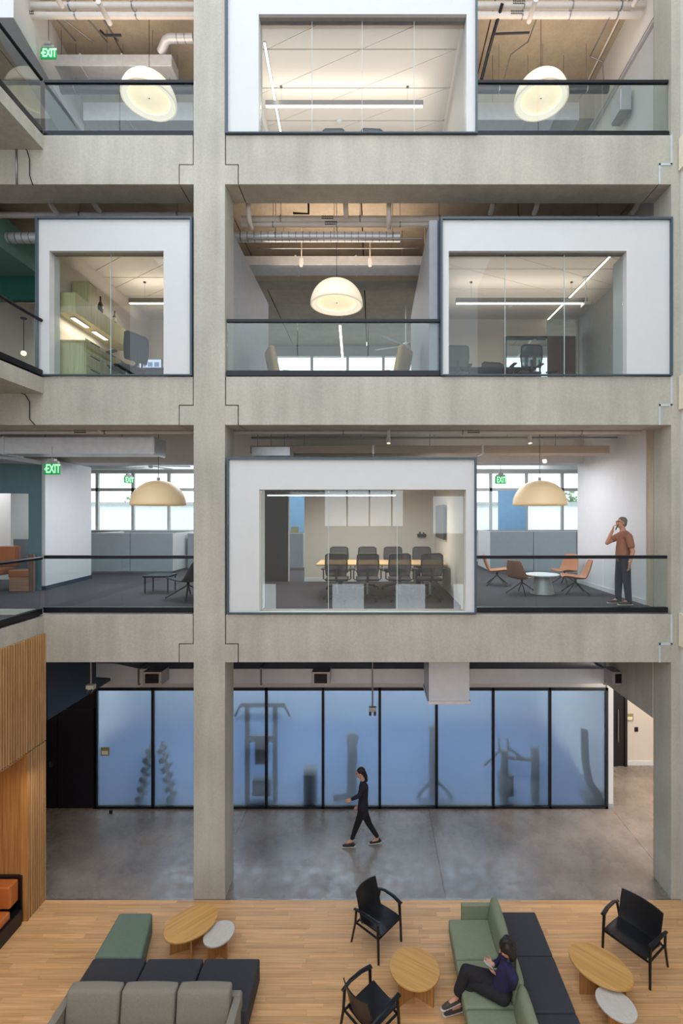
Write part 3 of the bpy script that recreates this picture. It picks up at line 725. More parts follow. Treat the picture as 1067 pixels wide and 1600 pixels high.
# ducts
def duct(lab, x0, x1, y0, y1, z0, z1, m, flanges=(), parent_label=None, **kw):
    r = thing('air_duct', lab, 'duct'); box('duct_body', m, x0, x1, y0, y1, z0, z1, r, .006)
    for f_ in flanges: box('flange', M['galv'], f_-.02, f_+.02, y0-.012, y1+.01, z0-.015, z1+.015, r)
    top = 17.95 if z1 > 15 else 13.6 if z1 > 9.6 else 9.19
    for q in (.15, .5, .85):
        xh = x0+(x1-x0)*q; MB().tube([(xh, y0+.03, z1-.01), (xh, y0+.03, top)], .007, 6).build('hanger_rod', M['steel'], r)
    return r
D0 = 9.9
duct('rectangular metal duct above the cream dome lamp at left', -9, at(241, D0), D0, D0+.55, zz(709, D0), zz(683, D0), M['galv'], (at(5, D0), at(238, D0)))
duct('rectangular metal duct on the top storey left of the column', at(64, 10.9), at(268, 10.9), 10.9, 11.3, zz(103, 10.9), zz(85, 10.9), M['galv'], (at(125, 10.9), at(190, 10.9)))
duct('wide metal duct deep behind the left top railing', at(130, 11.5), at(302, 11.5), 11.5, 12.0, zz(188, 11.5), zz(160, 11.5), M['galv'], (at(200, 11.5),))
duct('wide metal duct deep behind the right top railing', at(746, 11.5), at(905, 11.5), 11.5, 12.0, zz(187, 11.5), zz(160, 11.5), M['galv'], (at(820, 11.5),))
duct('flat pale duct above the third storey dome lamp', -3.0, at(672, 11.2), 11.2, 11.7, zz(414, 11.2), zz(400, 11.2), M['galv'], (-1.8, -.4))
duct('beige flat duct above the orange lounge chairs', -2.7, at(954, 10.6)-.02, 10.6, 11.1, zz(708, 10.6), zz(696, 10.6), mat('beige_duct', rgb(186, 168, 150), .6), (0, 2.4))
duct('short silver duct on top of the second storey meeting room', at(393, 10.2), at(453, 10.2), 10.2, 10.7, zz(712, 10.2), zz(698, 10.2), M['galv'], ())
def sduct(lab, pts, r_, m=None):
    r = thing('spiral_duct', lab, 'duct'); MB().tube(pts, r_, 20).build('duct_body', m or M['galv'], r, smooth='auto')
    a, b = Vector(pts[0]), Vector(pts[1]); n = max(2, int((b-a).length/.14))
    sm = MB()
    for i in range(1, n): p = a.lerp(b, i/n); d_ = (b-a).normalized()*.008; sm.tube([p-d_, p+d_], r_*1.03, 20)
    sm.build('seams', M['steel'], r); return r
sduct('round spiral duct above the third storey dome lamp', [(at(366, 10.1), 10.1, zz(370, 10.1)), (at(625, 10.1), 10.1, zz(370, 10.1))], .1)
sduct('elbowed round duct beside the left lit dome pendant', [(at(302, 10.7), 10.7, zz(60, 10.7)), (at(265, 10.7), 10.7, zz(60, 10.7)), (at(258, 10.7), 10.75, zz(63, 10.75)), (at(250, 10.9), 10.95, zz(78, 10.9))], .09)
sduct('short round duct in the dark gap left of the small office', [(-8.3, 10.3, zz(372, 10.3)), (at(60, 10.3), 10.3, zz(372, 10.3))], .11)
# ground floor duct with vents, drop box
r = thing('air_duct', 'long insulated duct above the frosted glass partition with three grilles', 'duct')
box('duct_body', M['silver'], at(215, 10.9), at(948, 10.9), 10.9, 11.45, zz(1068, 10.9), zz(1045, 10.9), r, .01)
b = MB(); 
pts_t = [(at(150, 10.9), zz(1036, 10.9)), (at(180, 10.9), zz(1037, 10.9)), (at(218, 10.9), zz(1045, 10.9))]; pts_b = [(at(218, 10.9), zz(1068, 10.9)), (at(185, 10.9), zz(1060, 10.9)), (at(150, 10.9), zz(1058, 10.9))]
b.prism_xz(pts_t+pts_b, 10.9, 11.4).build('duct_bend', M['silver'], r)
for f_ in (217, 408, 945): box('flange', M['steel'], at(f_, 10.9)-.02, at(f_, 10.9)+.02, 10.88, 11.45, zz(1070, 10.9), zz(1043, 10.9), r)
for (a, c) in ((223, 252), (487, 515), (957, 994)):
    g = box('grille_box', M['galvd'], at(a, 10.5), at(c, 10.5), 10.5, 10.9, zz(1071, 10.5), zz(1050, 10.5), r, .006)
    box('grille_face', M['dark'], at(a+4, 10.5), at(c-4, 10.5), 10.49, 10.505, zz(1067.5, 10.5), zz(1053, 10.5), g)
    for q in range(5): zq = zz(1066-q*2.9, 10.5); box('louvre', M['black'], at(a+4, 10.5), at(c-4, 10.5), 10.478, 10.49, zq, zq+.01, g)
r = thing('duct_drop', 'large square galvanised duct end hanging below the lowest long beam', 'duct')
box('duct_body', M['silver'], at(670, 9.5), at(733.5, 9.5), 9.5, 10.4, zz(1095, 9.5), 4.71, r, .006); box('bottom_lip', M['galv'], at(668.5, 9.5), at(735, 9.5), 9.48, 10.42, zz(1100, 9.5), zz(1095, 9.5), r)
def fixture(lab, px, py, D, top, m):
    r = thing('hanging_fixture', lab, 'fixture', (at(px, D), D, zz(py, D))); top = 4.73-zz(py, D)
    box('fixture_body', m, -.08, .08, -.06, .06, -.05, .05, r, .008); MB().tube([(0, 0, .05), (0, 0, top)], .018, 8).build('stem', M['steel'], r); MB().tube([(-.05, -.04, -.05), (-.05, -.1, -.09)], .03, 10).build('lamp_head', M['steel'], r); MB().tube([(.05, -.04, -.05), (.05, -.1, -.09)], .03, 10).build('lamp_head', M['steel'], r); return r
fixture('white hanging twin-head fixture at the left end of the glass partition', 142, 1073, 10.2, 1.2, M['cream']); fixture('small hanging fixture above the walking woman', 582, 1108, 10.6, .6, M['galvd'])
# conduits, sprinkler pipes, spots
pipe('bent grey conduit on the top storey ceiling right of the meeting room', [(at(788, 10.5), 10.5, zz(122, 10.5)), (at(800, 10.5), 10.6, zz(85, 10.6)), (at(825, 10.8), 10.8, zz(65, 10.8)), (at(840, 10.3), 10.3, zz(25, 10.3))], .014, M['steel'])
pipe('thin conduit dropping along the top right wall', [(at(952, 9.6), 9.6, zz(28, 9.6)), (at(922, 11), 11, zz(88, 11)), (at(943, 11), 11.05, zz(94, 11)), (at(945, 11), 11.05, zz(125, 11))], .014, M['steel'])
pipe('long thin rod sloping along the top right corner', [(5.2, 9.4, 17.5), (5.2, 12.5, 17.5)], .02, M['pipe'])
r = thing('wall_rail', 'slim double metal rail mounted on the top right wall', 'rail'); 
for dz_ in (0, .07): box('rail_bar', M['galv'], 5.52, 5.58, 9.45, 13.5, 16.72+dz_, 16.76+dz_, r)
pipe('black sprinkler pipe with red joints at the top right', [(at(752, 10.4), 10.4, zz(125, 10.4)), (at(762, 10.4), 10.4, zz(85, 10.4)), (at(773, 10.1), 10.1, zz(45, 10.1)), (at(785, 9.8), 9.8, zz(5, 9.8))], .035, M['dark'])
pipe('short black pipe arm at the top right', [(at(772, 10.1), 10.1, zz(53, 10.1)), (at(827, 10.1), 10.1, zz(51, 10.1))], .022, M['dark'])
pipe('short black pipe arm over the exit sign', [(at(157, 10.2), 10.2, zz(48, 10.2)), (at(164, 10.2), 10.2, zz(55, 10.2)), (at(189, 10.2), 10.2, zz(55, 10.2))], .025, M['dark'])
pipe('short black pipe arm with red valve above the round duct', [(at(458, 9.7), 9.7, zz(333, 9.7)), (at(482, 9.7), 9.7, zz(334, 9.7)), (at(482, 9.7), 9.7, 13.6)], .022, M['dark'])
for i, (pa, pb) in enumerate((((75, 15), (118, 64)), ((80, 15), (145, 66)), ((120, 10), (168, 66)), ((150, 15), (184, 64)))):
    pa_, pb_ = onz(*pa, 17.7), onz(*pb, 17.7)
    pipe(['first', 'second', 'third', 'fourth'][i]+' thin conduit from the left on the top left ceiling', [(pa_[0], pa_[1], 17.7), (pb_[0], pb_[1], 17.7)], .018, M['steel'])
def spot(lab, px, py, D, top, tilt=0):
    r = thing('track_spot', lab, 'spotlight', (at(px, D), D, zz(py, D)), tilt); MB().tube([(0, 0, .0), (0, -.05, -.17)], .045, 14).build('lamp_head', M['pipe'], r); MB().tube([(0, .0, 0), (0, 0, top-zz(py, D))], .012, 8).build('stem', M['pipe'], r); MB().tube([(0, -.05, -.165), (0, -.053, -.178)], .038, 14).build('lens', M['lampin'], r); return r
spot('white spotlight left of the third storey dome lamp', 471, 405, 10.9, 13.6); spot('white spotlight right of the third storey dome lamp', 578, 405, 10.9, 13.6); spot('white spotlight near the third storey right corridor wall', 664, 415, 11.0, 13.6)
spot('white spotlight above the second storey meeting room', 607, 680, 9.9, 9.19); spot('white spotlight above the orange lounge chairs', 827, 680, 9.9, 9.19); spot('far white spotlight over the orange lounge chairs', 850, 712, 11.5, 9.19)
def cable(lab, pts, r_=.008, m=None):
    o = MB().tube(pts, r_, 6).build('cable', m or M['dark'], smooth=True); tag(o, lab, 'cable'); return o
fy = F-.012
c_ = lambda px, py: Vector((X(px), fy, Z(py)))
cable('thick grey conduit dropping down the top left beam', [Vector((-6.9, F-.02, 12.99+.75)), c_(14, 220), c_(26, 232), c_(27, 288)], .018, M['steel'])
cable('thin dark cable dropping down the top left beam', [c_(30, 222), c_(43, 236), c_(47, 250), c_(47, 275), c_(52, 290)])
cable('thin dark cable hanging on the middle left beam', [c_(20, 610), c_(40, 617), c_(47, 628), c_(47, 655), c_(55, 664)])
# ceiling fans
def fan(lab, px, py, D, top, n=5, L_=.75):
    r = thing('ceiling_fan', lab, 'fan', (at(px, D), D, zz(py, D))); MB().lathe([(.02, .1), (.1, .06), (.11, 0), (.05, -.06), (.001, -.07)], n=20).build('motor', M['white'], r, smooth=True)
    MB().tube([(0, 0, .08), (0, 0, top-zz(py, D))], .015, 8).build('downrod', M['white'], r)
    me = None
    for i in range(n):
        b = MB().add([(.1, -.05, 0), (L_, -.08, .02), (L_, .05, -.01), (.1, .04, -.01), (.1, -.05, .012), (L_, -.08, .032), (L_, .05, .002), (.1, .04, .002)], [(0, 3, 2, 1), (4, 5, 6, 7), (0, 1, 5, 4), (1, 2, 6, 5), (2, 3, 7, 6), (3, 0, 4, 7)]).build('blade', M['white'], r); b.rotation_euler = (0, 0, 2*PI*i/n+.2)
    return r
fan('white ceiling fan deep behind the cream dome lamp', 236, 728, 15.5, 9.19, L_=1.2); fan('white ceiling fan behind the third storey railing', 634, 540, 14.5, 13.6, L_=1.0)
# rows of slim beams/white channel at L2 rear ceiling
for i, (y_, z_) in enumerate(((15.0, 8.55), (17.0, 8.6))):
    struct(box('trim_%d' % (20+i), M['white'], XL, XR, y_, y_+.25, z_, z_+.2))
# wall devices
def plate(name, lab, cat, x0, x1, y, z0, z1, m, inner=None):
    r = thing(name, lab, cat); box('plate', m, x0, x1, y-.02, y, z0, z1, r, .003)
    if inner: box('panel', inner, x0+(x1-x0)*.15, x1-(x1-x0)*.15, y-.026, y-.02, z0+(z1-z0)*.15, z0+(z1-z0)*.6, r)
    return r
plate('room_sign', 'small tan room sign stuck on the leftmost frosted pane', 'sign', at(157, 11.5), at(170.5, 11.5), 11.52, zz(1181, 11.5), zz(1168, 11.5), mat('sign_tan', rgb(150, 140, 96), .5), M['cream'])
plate('room_sign', 'tan room sign on the corridor wall right of the black door', 'sign', at(978, 13.5), at(989, 13.5), 13.5, zz(1126, 13.5), zz(1115, 13.5), MATS['sign_tan'], M['cream'])
plate('wall_reader', 'small black card reader on the corridor wall', 'device', at(991, 13.5), at(996.5, 13.5), 13.5, zz(1143, 13.5), zz(1136, 13.5), M['black'], M['dark'])
plate('room_sign', 'olive room sign seen through the meeting room doorway', 'sign', at(454, 16.9), at(466, 16.9), 16.98, zz(834, 16.9), zz(823, 16.9), MATS['sign_tan'])
r = thing('electrical_box', 'grey electrical box low on the top right wall', 'box'); box('body', M['galvd'], 5.3, 5.5, 10.3, 10.75, zz(183, 10.5), zz(147, 10.5), r, .005); box('cover', M['galv'], 5.28, 5.3, 10.33, 10.72, zz(181, 10.5), zz(149, 10.5), r)
plate('door_stop', 'tiny black door stop on the concrete floor by the glass', 'door stop', at(171, 11.3), at(176, 11.3), 11.3, 0, .09, M['black'])
# ================================================================ LOUNGE FURNITURE
def cushion(name, m, x0, x1, y0, y1, z0, z1, parent, r=.035, puff=0.0):
    mb = MB(); n = 8
    def P3(u, v, w_):
        x = x0+(x1-x0)*u; y = y0+(y1-y0)*v; z = z0+(z1-z0)*w_
        k = (1-(2*u-1)**4)*(1-(2*v-1)**4)
        z += puff*k*(1 if w_ > .5 else 0); return (x, y, z)
    for w_ in (0, 1):
        for j in range(n+1):
            for i in range(n+1): mb.v.append(P3(i/n, j/n, w_))
    N = (n+1)**2
    for j in range(n):
        for i in range(n):
            a = j*(n+1)+i; mb.f.append((a, a+n+1, a+n+2, a+1)); mb.f.append((N+a, N+a+1, N+a+n+2, N+a+n+1))
    for i in range(n):
        a = i; mb.f.append((a, a+1, N+a+1, N+a)); a = n*(n+1)+i; mb.f.append((a+1, a, N+a, N+a+1))
        a = i*(n+1); mb.f.append((a+n+1, a, N+a, N+a+n+1)); a = i*(n+1)+n; mb.f.append((a, a+n+1, N+a+n+1, N+a))
    return mb.build(name, m, parent, r, seg=4)
def upright(name, m, x0, x1, y0, y1, z0, z1, parent, lean=(0, 0), r=.05, puff=.03, axis='y'):
    """back cushion: puffed on its two broad faces, leaning by (dx, dy) at the top"""
    mb = MB(); n = 8
    for w_ in (0, 1):
        for j in range(n+1):
            for i in range(n+1):
                u, v = i/n, j/n; k = (1-(2*u-1)**4)*(1-(2*v-1)**4)*puff*(1 if w_ else -1)
                z = z0+(z1-z0)*v
                if axis == 'y': x = x0+(x1-x0)*u; y = (y1 if w_ else y0)+k
                else: y = y0+(y1-y0)*u; x = (x1 if w_ else x0)+k
                mb.v.append((x+lean[0]*v, y+lean[1]*v, z+.012*math.sin(u*PI)*v))
    N = (n+1)**2
    for j in range(n):
        for i in range(n):
            a = j*(n+1)+i; mb.f.append((a, a+1, a+n+2, a+n+1)); mb.f.append((N+a, N+a+n+1, N+a+n+2, N+a+1))
    for i in range(n):
        a = i; mb.f.append((a+1, a, N+a, N+a+1)); a = n*(n+1)+i; mb.f.append((a, a+1, N+a+1, N+a))
        a = i*(n+1); mb.f.append((a, a+n+1, N+a+n+1, N+a)); a = i*(n+1)+n; mb.f.append((a+n+1, a, N+a, N+a+n+1))
    o = mb.build(name, m, parent, r, seg=4)
    bm = bmesh.new(); bm.from_mesh(o.data); bmesh.ops.recalc_face_normals(bm, faces=bm.faces); bm.to_mesh(o.data); bm.free()
    for p in o.data.polygons: p.use_smooth = True
    return o
# dark ottoman modules (left)
for i, (a, c, lab) in enumerate(((-4.15, -3.345, 'charcoal ottoman leftmost behind the grey sofa'), (-3.335, -2.505, 'charcoal ottoman in the middle behind the grey sofa'), (-2.495, -1.67, 'charcoal ottoman at the right end behind the grey sofa'))):
    r = thing('ottoman', lab, 'ottoman', group='charcoal ottomans'); cushion('seat', M['darkfab'], a+.004, c-.004, 6.50 if i < 2 else 6.4, 7.16, .09, .42, r, .03, .01); box('plinth', M['black'], a+.06, c-.06, 6.5, 7.1, 0, .09, r)
for i, (a, c, lab) in enumerate(((7.205, 8.0, 'farthest charcoal ottoman behind the green sofa'), (6.375, 7.195, 'second charcoal ottoman behind the seated woman'), (5.55, 6.365, 'nearest charcoal ottoman cut by the bottom edge'))):
    r = thing('ottoman', lab, 'ottoman', group='charcoal ottomans'); cushion('seat', M['darkfab'], 2.06, 2.68, a, c, .09, .42, r, .03, .01); box('plinth', M['black'], 2.12, 2.62, a+.05, c-.05, 0, .09, r)
# teal-green wedge ottoman
r = thing('ottoman', 'long green fabric ottoman left of the oval wood table', 'ottoman')
mb = MB().prism([(-4.19, 7.985), (-3.64, 7.985), (-3.44, 7.18), (-4.15, 7.18)], .08, .42); o = mb.build('seat', M['tealfab'], r, .04, seg=5); mb = MB().prism([(-4.1, 7.9), (-3.72, 7.9), (-3.52, 7.25), (-4.08, 7.25)], 0, .08); mb.build('plinth', M['black'], r)
# grey sofa
r = thing('sofa', 'grey tweed three-seat sofa facing the camera at the bottom edge', 'sofa')
box('base', M['greyfab'], -3.98, -1.86, 5.5, 6.44, .1, .28, r, .02)
box('back_frame', M['greyfab'], -4.08, -1.76, 6.40, 6.48, .1, .62, r, .015)
for (a, c) in ((-4.09, -3.99), (-1.85, -1.75)): box('arm', M['greyfab'], a, c, 5.5, 6.48, .1, .60, r, .012)
for (a, c) in ((-3.985, -3.285), (-3.275, -2.565), (-2.555, -1.855)):
    cushion('seat_cushion', M['greyfab'], a, c, 5.5, 6.3, .27, .42, r, .03, .015)
    upright('back_cushion', M['greyfab'], a+.005, c-.005, 6.21, 6.36, .40, .80, r, (0, .06), .035, .018)
for x in (-3.95, -1.9):
    for y in (5.6, 6.35): MB().tube([(x, y, 0), (x, y, .1)], .02, 10).build('leg', M['black'], r)
# green sofa
r = thing('sofa', 'sage green modular sofa with the seated woman on it', 'sofa')
for (a, c) in ((7.15, 7.86), (6.435, 7.14), (5.72, 6.425)):
    cushion('seat_cushion', M['greenfab'], 1.22, 1.93, a, c, .2, .42, r, .035, .012); box('plinth', M['black'], 1.3, 1.95, a+.03, c-.03, .0, .2, r)
for (a, c) in ((7.14, 7.90), (6.43, 7.13), (5.72, 6.42)):
    upright('back_cushion', M['greenfab'], 1.86, 1.96, a, c, .38, .76, r, (.06, 0), .045, .03, 'x')
box('arm', M['greenfab'], 1.44, 1.92, 7.87, 7.95, .1, .62, r, .015); box('back_frame', M['greenfab'], 1.98, 2.055, 5.72, 7.95, .1, .58, r, .02)
# tables
def oval_table(lab, x, y, a, b, ang, h, top, lower, fins=((0, 0), (120, 0), (240, 0)), tth=.028, fr=.8):
    r = thing('coffee_table', lab, 'table', (x, y, 0), ang)
    n = 48; pts = [(a*math.cos(2*PI*i/n), b*math.sin(2*PI*i/n)) for i in range(n)]
    MB().prism(pts, h-tth, h).build('table_top', top, r, .006)
    for (th, _) in fins:
        t = R(th)-ang; rr = 1/math.sqrt((math.cos(t)/a)**2+(math.sin(t)/b)**2)*fr
        d = Vector((math.cos(t), math.sin(t))); nrm = Vector((-d.y, d.x))*.014
        MB().prism([tuple(d*.01+nrm), tuple(d*rr+nrm), tuple(d*rr-nrm), tuple(d*.01-nrm)], 0, h-tth).build('fin', lower, r, .004)
    return r
oval_table('oval oak coffee table beside the small white stone table at left', -2.93, 7.79, .425, .33, R(45), .42, M['oak'], M['oakv'], ((200, 0), (290, 0), (60, 0)))
oval_table('small white stone side table beside the left oval table', -2.45, 7.68, .255, .22, R(60), .34, M['stone'], M['oakv'], ((230, 0), (330, 0), (90, 0)))
oval_table('round oak coffee table between two black armchairs and the green sofa', .6, 7.03, .37, .335, R(-30), .40, M['oak'], M['oakv'], ((215, 0), (325, 0), (90, 0)), fr=.85)
oval_table('oval oak coffee table at the right beside the stone table', 3.31, 7.05, .44, .32, R(-42), .42, M['oak'], M['oakv'], ((180, 0), (245, 0), (320, 0)))
oval_table('small white stone side table at the bottom right corner', 3.3, 6.57, .265, .22, R(-50), .34, M['stone'], M['oakv'], ((215, 0), (325, 0), (90, 0)))
# black armchairs
def armchair(lab, x, y, ang, wd=.58, group='black wooden armchairs'):
    """faces +x in its own frame"""
    r = thing('armchair', lab, 'chair', (x, y, 0), ang, group); hw = wd/2; bl = M['black']; lt = mat('black_leather', rgb(24, 24, 28), .38, var=.03)
    # shell seat: curved sheet seat
    def sheet(prof, th, half, curve):
        mb = MB(); n = 10; m = len(prof)
        for s_ in (0, 1):
            for (px_, pz_, nx_, nz_) in prof:
                for i in range(n+1):
                    u = i/n*2-1; mb.v.append((px_+s_*nx_*th+curve*u*u*(abs(nx_)), u*half, pz_+s_*nz_*th+.02*u*u*abs(nz_)))
        N = m*(n+1)
        for j in range(m-1):
            for i in range(n):
                a = j*(n+1)+i; mb.f.append((a, a+1, a+n+2, a+n+1)); mb.f.append((N+a, N+a+n+1, N+a+n+2, N+a+1))
        for i in range(n):
            mb.f.append((i+1, i, N+i, N+i+1)); a = (m-1)*(n+1)+i; mb.f.append((a, a+1, N+a+1, N+a))
        for j in range(m-1):
            a = j*(n+1); mb.f.append((a, a+n+1, N+a+n+1, N+a)); a += n; mb.f.append((a+n+1, a, N+a, N+a+n+1))
        return mb
    seat = [(.29, .40, 0, 1), (.2, .41, 0, 1), (0, .40, 0, 1), (-.15, .385, 0, 1), (-.2, .385, .1, 1)]
    sheet(seat, .02, hw-.05, 0).build('seat', lt, r, .003, smooth='auto')
    back = [(-.19, .385, 1, .2), (-.22, .45, 1, .1), (-.25, .56, 1, .1), (-.29, .70, 1, .1), (-.33, .83, 1, .1)]
    sheet(back, .018, hw-.05, .06).build('backrest', lt, r, .003, smooth='auto')
    for s_ in (-1, 1):
        MB().tube([(.27, s_*(hw-.01), 0), (.26, s_*(hw-.015), .3), (.24, s_*(hw-.02), .61)], .018, 10, .024).build('leg', bl, r, smooth='auto')
        MB().tube([(-.33, s_*(hw-.02), 0), (-.24, s_*(hw-.02), .36), (-.2, s_*(hw-.0), .60)], .016, 10, .022).build('leg', bl, r, smooth='auto')
        MB().tube([(.27, s_*(hw-.015), .62), (.1, s_*(hw+.005), .64), (-.1, s_*(hw+.01), .635), (-.24, s_*(hw-.0), .60)], .036, 10, .026, .5).build('armrest', bl, r, smooth='auto')
        MB().tube([(.25, s_*(hw-.03), .37), (-.24, s_*(hw-.03), .36)], .016, 8).build('side_rail', bl, r)
    MB().tube([(.25, -hw+.03, .37), (.25, hw-.03, .37)], .016, 8).build('front_rail', bl, r); MB().tube([(-.23, -hw+.03, .36), (-.23, hw-.03, .36)], .016, 8).build('rear_rail', bl, r)
    return r
armchair('black armchair standing nearest to the concrete floor edge', .07, 7.89, R(-42)); armchair('black armchair at the bottom edge left of the round table', -.04, 6.43, R(43)); armchair('wide black armchair at the right behind the oval table', 4.08, 7.56, R(216), .74)
# orange banquette in the niche
r = thing('banquette', 'orange leather banquette in a black frame under the slatted wall', 'bench')
box('frame_end', M['black'], -7.2, -6.02, 8.27, 8.32, 0, .80, r, .006); box('base', M['black'], -7.1, -5.99, 5.2, 8.24, 0, .26, r, .01)
cushion('seat_cushion', mat('cognac_leather', rgb(186, 106, 50), .4, var=.08, scale=8), -7.1, -6.03, 5.3, 8.04, .26, .40, r, .03, .01); cushion('back_cushion', MATS['cognac_leather'], -7.1, -6.06, 8.05, 8.265, .40, .77, r, .03)

# ================================================================ LEVEL 2 FURNITURE
z2 = L[2]; z3 = L[3]; z4 = L[4]
def office_chair(lab, x, y, z, ang, group='mesh-back conference chairs'):
    """faces +y"""
    r = thing('office_chair', lab, 'chair', (x, y, z), ang, group); pl = M['plastic']
    cushion('seat', M['plastic'], -.24, .24, -.2, .26, .43, .49, r, .025, .01)
    fr = MB(); c = []
    for (px_, pz_) in ((-.2, .56), (-.225, .75), (-.215, .98), (-.17, 1.01), (.17, 1.01), (.215, .98), (.225, .75), (.2, .56), (-.2, .56)): c.append((px_, -.24-.05*(pz_-.56), pz_))
    fr.tube(c, .016, 8).build('back_frame', pl, r, smooth=True)
    MB().prism_xz([(-.2, .57), (-.22, .75), (-.21, .98), (-.17, 1.0), (.17, 1.0), (.21, .98), (.22, .75), (.2, .57)], -.255, -.25).build('backrest', M['mesh'], r)
    MB().tube([(0, -.25, .7), (0, -.27, .5), (0, -.1, .42)], .025, 8).build('back_support', pl, r)
    for s_ in (-1, 1):
        MB().tube([(s_*.24, 0, .44), (s_*.29, 0, .46), (s_*.29, 0, .66)], .015, 8).build('arm_post', pl, r); box('armrest', pl, s_*.29-.04, s_*.29+.04, -.12, .14, .66, .69, r, .01)
    MB().tube([(0, 0, .1), (0, 0, .43)], .028, 10).build('post', M['steel'], r)
    for k in range(5):
        t = 2*PI*k/5+.3; d = (math.cos(t), math.sin(t)); lg = MB().tube([(0, 0, .12), (d[0]*.3, d[1]*.3, .07)], .025, 8, .015).build('leg', pl, r)
        MB().tube([(d[0]*.3-.012*d[1], d[1]*.3+.012*d[0], .028), (d[0]*.3+.012*d[1], d[1]*.3-.012*d[0], .028)], .028, 10).build('caster', pl, lg)
    return r
nth = ['first', 'second', 'third', 'fourth']
oc = None
for i, px in enumerate((527, 574, 624, 671)):
    lab = 'mesh-back office chair on the near side of the table, %s from the left' % nth[i]; x = at(px, 10.3)
    oc = office_chair(lab, x, 10.25, z2, R((0, 3, -2, 4)[i])) if oc is None else dup(oc, (x, 10.25, z2), R((0, 3, -2, 4)[i]), lab)
for i, px in enumerate((530, 573, 615, 659)):
    dup(oc, (at(px, 12), 11.85, z2), R(180+(2, -3, 3, -2)[i]), 'mesh-back office chair on the far side of the table, %s from the left' % nth[i])
r = thing('conference_table', 'long pale oak conference table with eight mesh chairs', 'table')
box('table_top', wood('oak_light', rgb(196, 154, 104), rgb(214, 176, 126), 0, fine=10, rnd=.02), -1.25, 1.62, 10.5, 11.6, z2+.71, z2+.74, r, .005)
for x in (-.75, 1.0): 
    b = box('pedestal', M['dark'], x-.05, x+.05, 10.7, 11.4, z2+.03, z2+.71, r); box('foot', M['dark'], x-.06, x+.06, 10.55, 11.55, z2, z2+.03, r)
r = thing('wall_display', 'thin dark screen mounted on the meeting room right wall', 'screen'); box('screen', M['black'], 1.6, 1.64, 11.0, 12.4, z2+1.25, z2+2.05, r, .004); box('bracket', M['dark'], 1.64, 1.68, 11.4, 12.0, z2+1.4, z2+1.8, r)
r = thing('video_camera_bar', 'small black conference device on the meeting room back wall', 'device', (at(659, 13.1), 13.15, zz(836, 13.1))); box('body', M['black'], -.12, .12, -.06, .05, -.05, .03, r, .01); MB().tube([(-.05, -.03, .03), (-.05, -.03, .09)], .02, 8).build('lens', M['black'], r); MB().tube([(.05, -.03, .03), (.05, -.03, .07)], .02, 8).build('lens', M['black'], r)
r = thing('linear_pendant', 'slim grey linear light near the meeting room ceiling on the second storey', 'light'); box('housing', M['dark'], at(418, 11), at(618, 11), 10.96, 11.04, zz(773, 11), zz(766, 11), r); box('lens', emis('strip_dim', rgb(235, 245, 245), 2.0), at(418, 11), at(618, 11), 10.97, 11.03, zz(775, 11), zz(773.2, 11), r)
for x in (-2.0, .2): MB().tube([(x, 11, zz(766, 11)), (x, 11, 7.9)], .004, 6).build('wire', M['steel'], r)
area(-.5, 11, 7.5, 2.8, 1.2, 115, (1, .95, .91))
# shell lounge chairs
def lounge_chair(lab, x, y, z, ang, m, group, sc=1.0):
    r = thing('lounge_chair', lab, 'chair', (x, y, z), ang, group)
    prof = [(.30, .40, .24), (.2, .405, .28), (0, .37, .29), (-.14, .36, .28), (-.21, .40, .27), (-.26, .5, .25), (-.32, .66, .22), (-.36, .80, .17)]
    mb = MB(); n = 10; m_ = len(prof); th = .03
    for s_ in (0, 1):
        for j, (px_, pz_, hw) in enumerate(prof):
            a, b = prof[max(j-1, 0)], prof[min(j+1, m_-1)]; t = Vector((b[0]-a[0], b[1]-a[1])).normalized(); nn = Vector((-t.y, t.x))*-1
            for i in range(n+1):
                u = i/n*2-1; k = .05*u*u
                mb.v.append((px_-nn.x*(s_*th)+(k if px_ < -.2 else 0), u*hw, pz_-nn.y*(s_*th)+(k if px_ >= -.2 else 0)))
    N = m_*(n+1)
    for j in range(m_-1):
        for i in range(n):
            a = j*(n+1)+i; mb.f.append((a, a+1, a+n+2, a+n+1)); mb.f.append((N+a, N+a+n+1, N+a+n+2, N+a+1))
    for i in range(n):
        mb.f.append((i+1, i, N+i, N+i+1)); a = (m_-1)*(n+1)+i; mb.f.append((a, a+1, N+a+1, N+a))
    for j in range(m_-1):
        a = j*(n+1); mb.f.append((a, a+n+1, N+a+n+1, N+a)); a += n; mb.f.append((a+n+1, a, N+a, N+a+n+1))
    o = mb.build('shell', m, r, smooth=True)
    bm = bmesh.new(); bm.from_mesh(o.data); bmesh.ops.recalc_face_normals(bm, faces=bm.faces); bm.to_mesh(o.data); bm.free()
    s_ = o.modifiers.new('sub', 'SUBSURF'); s_.levels = 1; s_.render_levels = 2
    MB().tube([(0, 0, .25), (0, 0, .36)], .025, 10).build('post', M['dark'], r)
    for k in range(4):
        t = PI/4+PI/2*k; MB().tube([(0, 0, .27), (math.cos(t)*.36, math.sin(t)*.36, .012)], .014, 8).build('leg', M['dark'], r)
    return r
g_ = 'orange swivel lounge chairs'
lounge_chair('orange swivel chair at the far left of the round white table', 3.2, 12.5, z2, R(-15), M['orange'], g_); lounge_chair('orange swivel chair in front left, seen from behind', 3.43, 11.15, z2, R(40), mat('brown_leather', rgb(150, 104, 78), .5), g_)
lounge_chair('orange swivel chair nearest the standing man', 4.66, 11.15, z2, R(170), M['orange'], g_); lounge_chair('orange swivel chair behind the round white table at right', 4.95, 12.5, z2, R(215), M['orange'], g_)
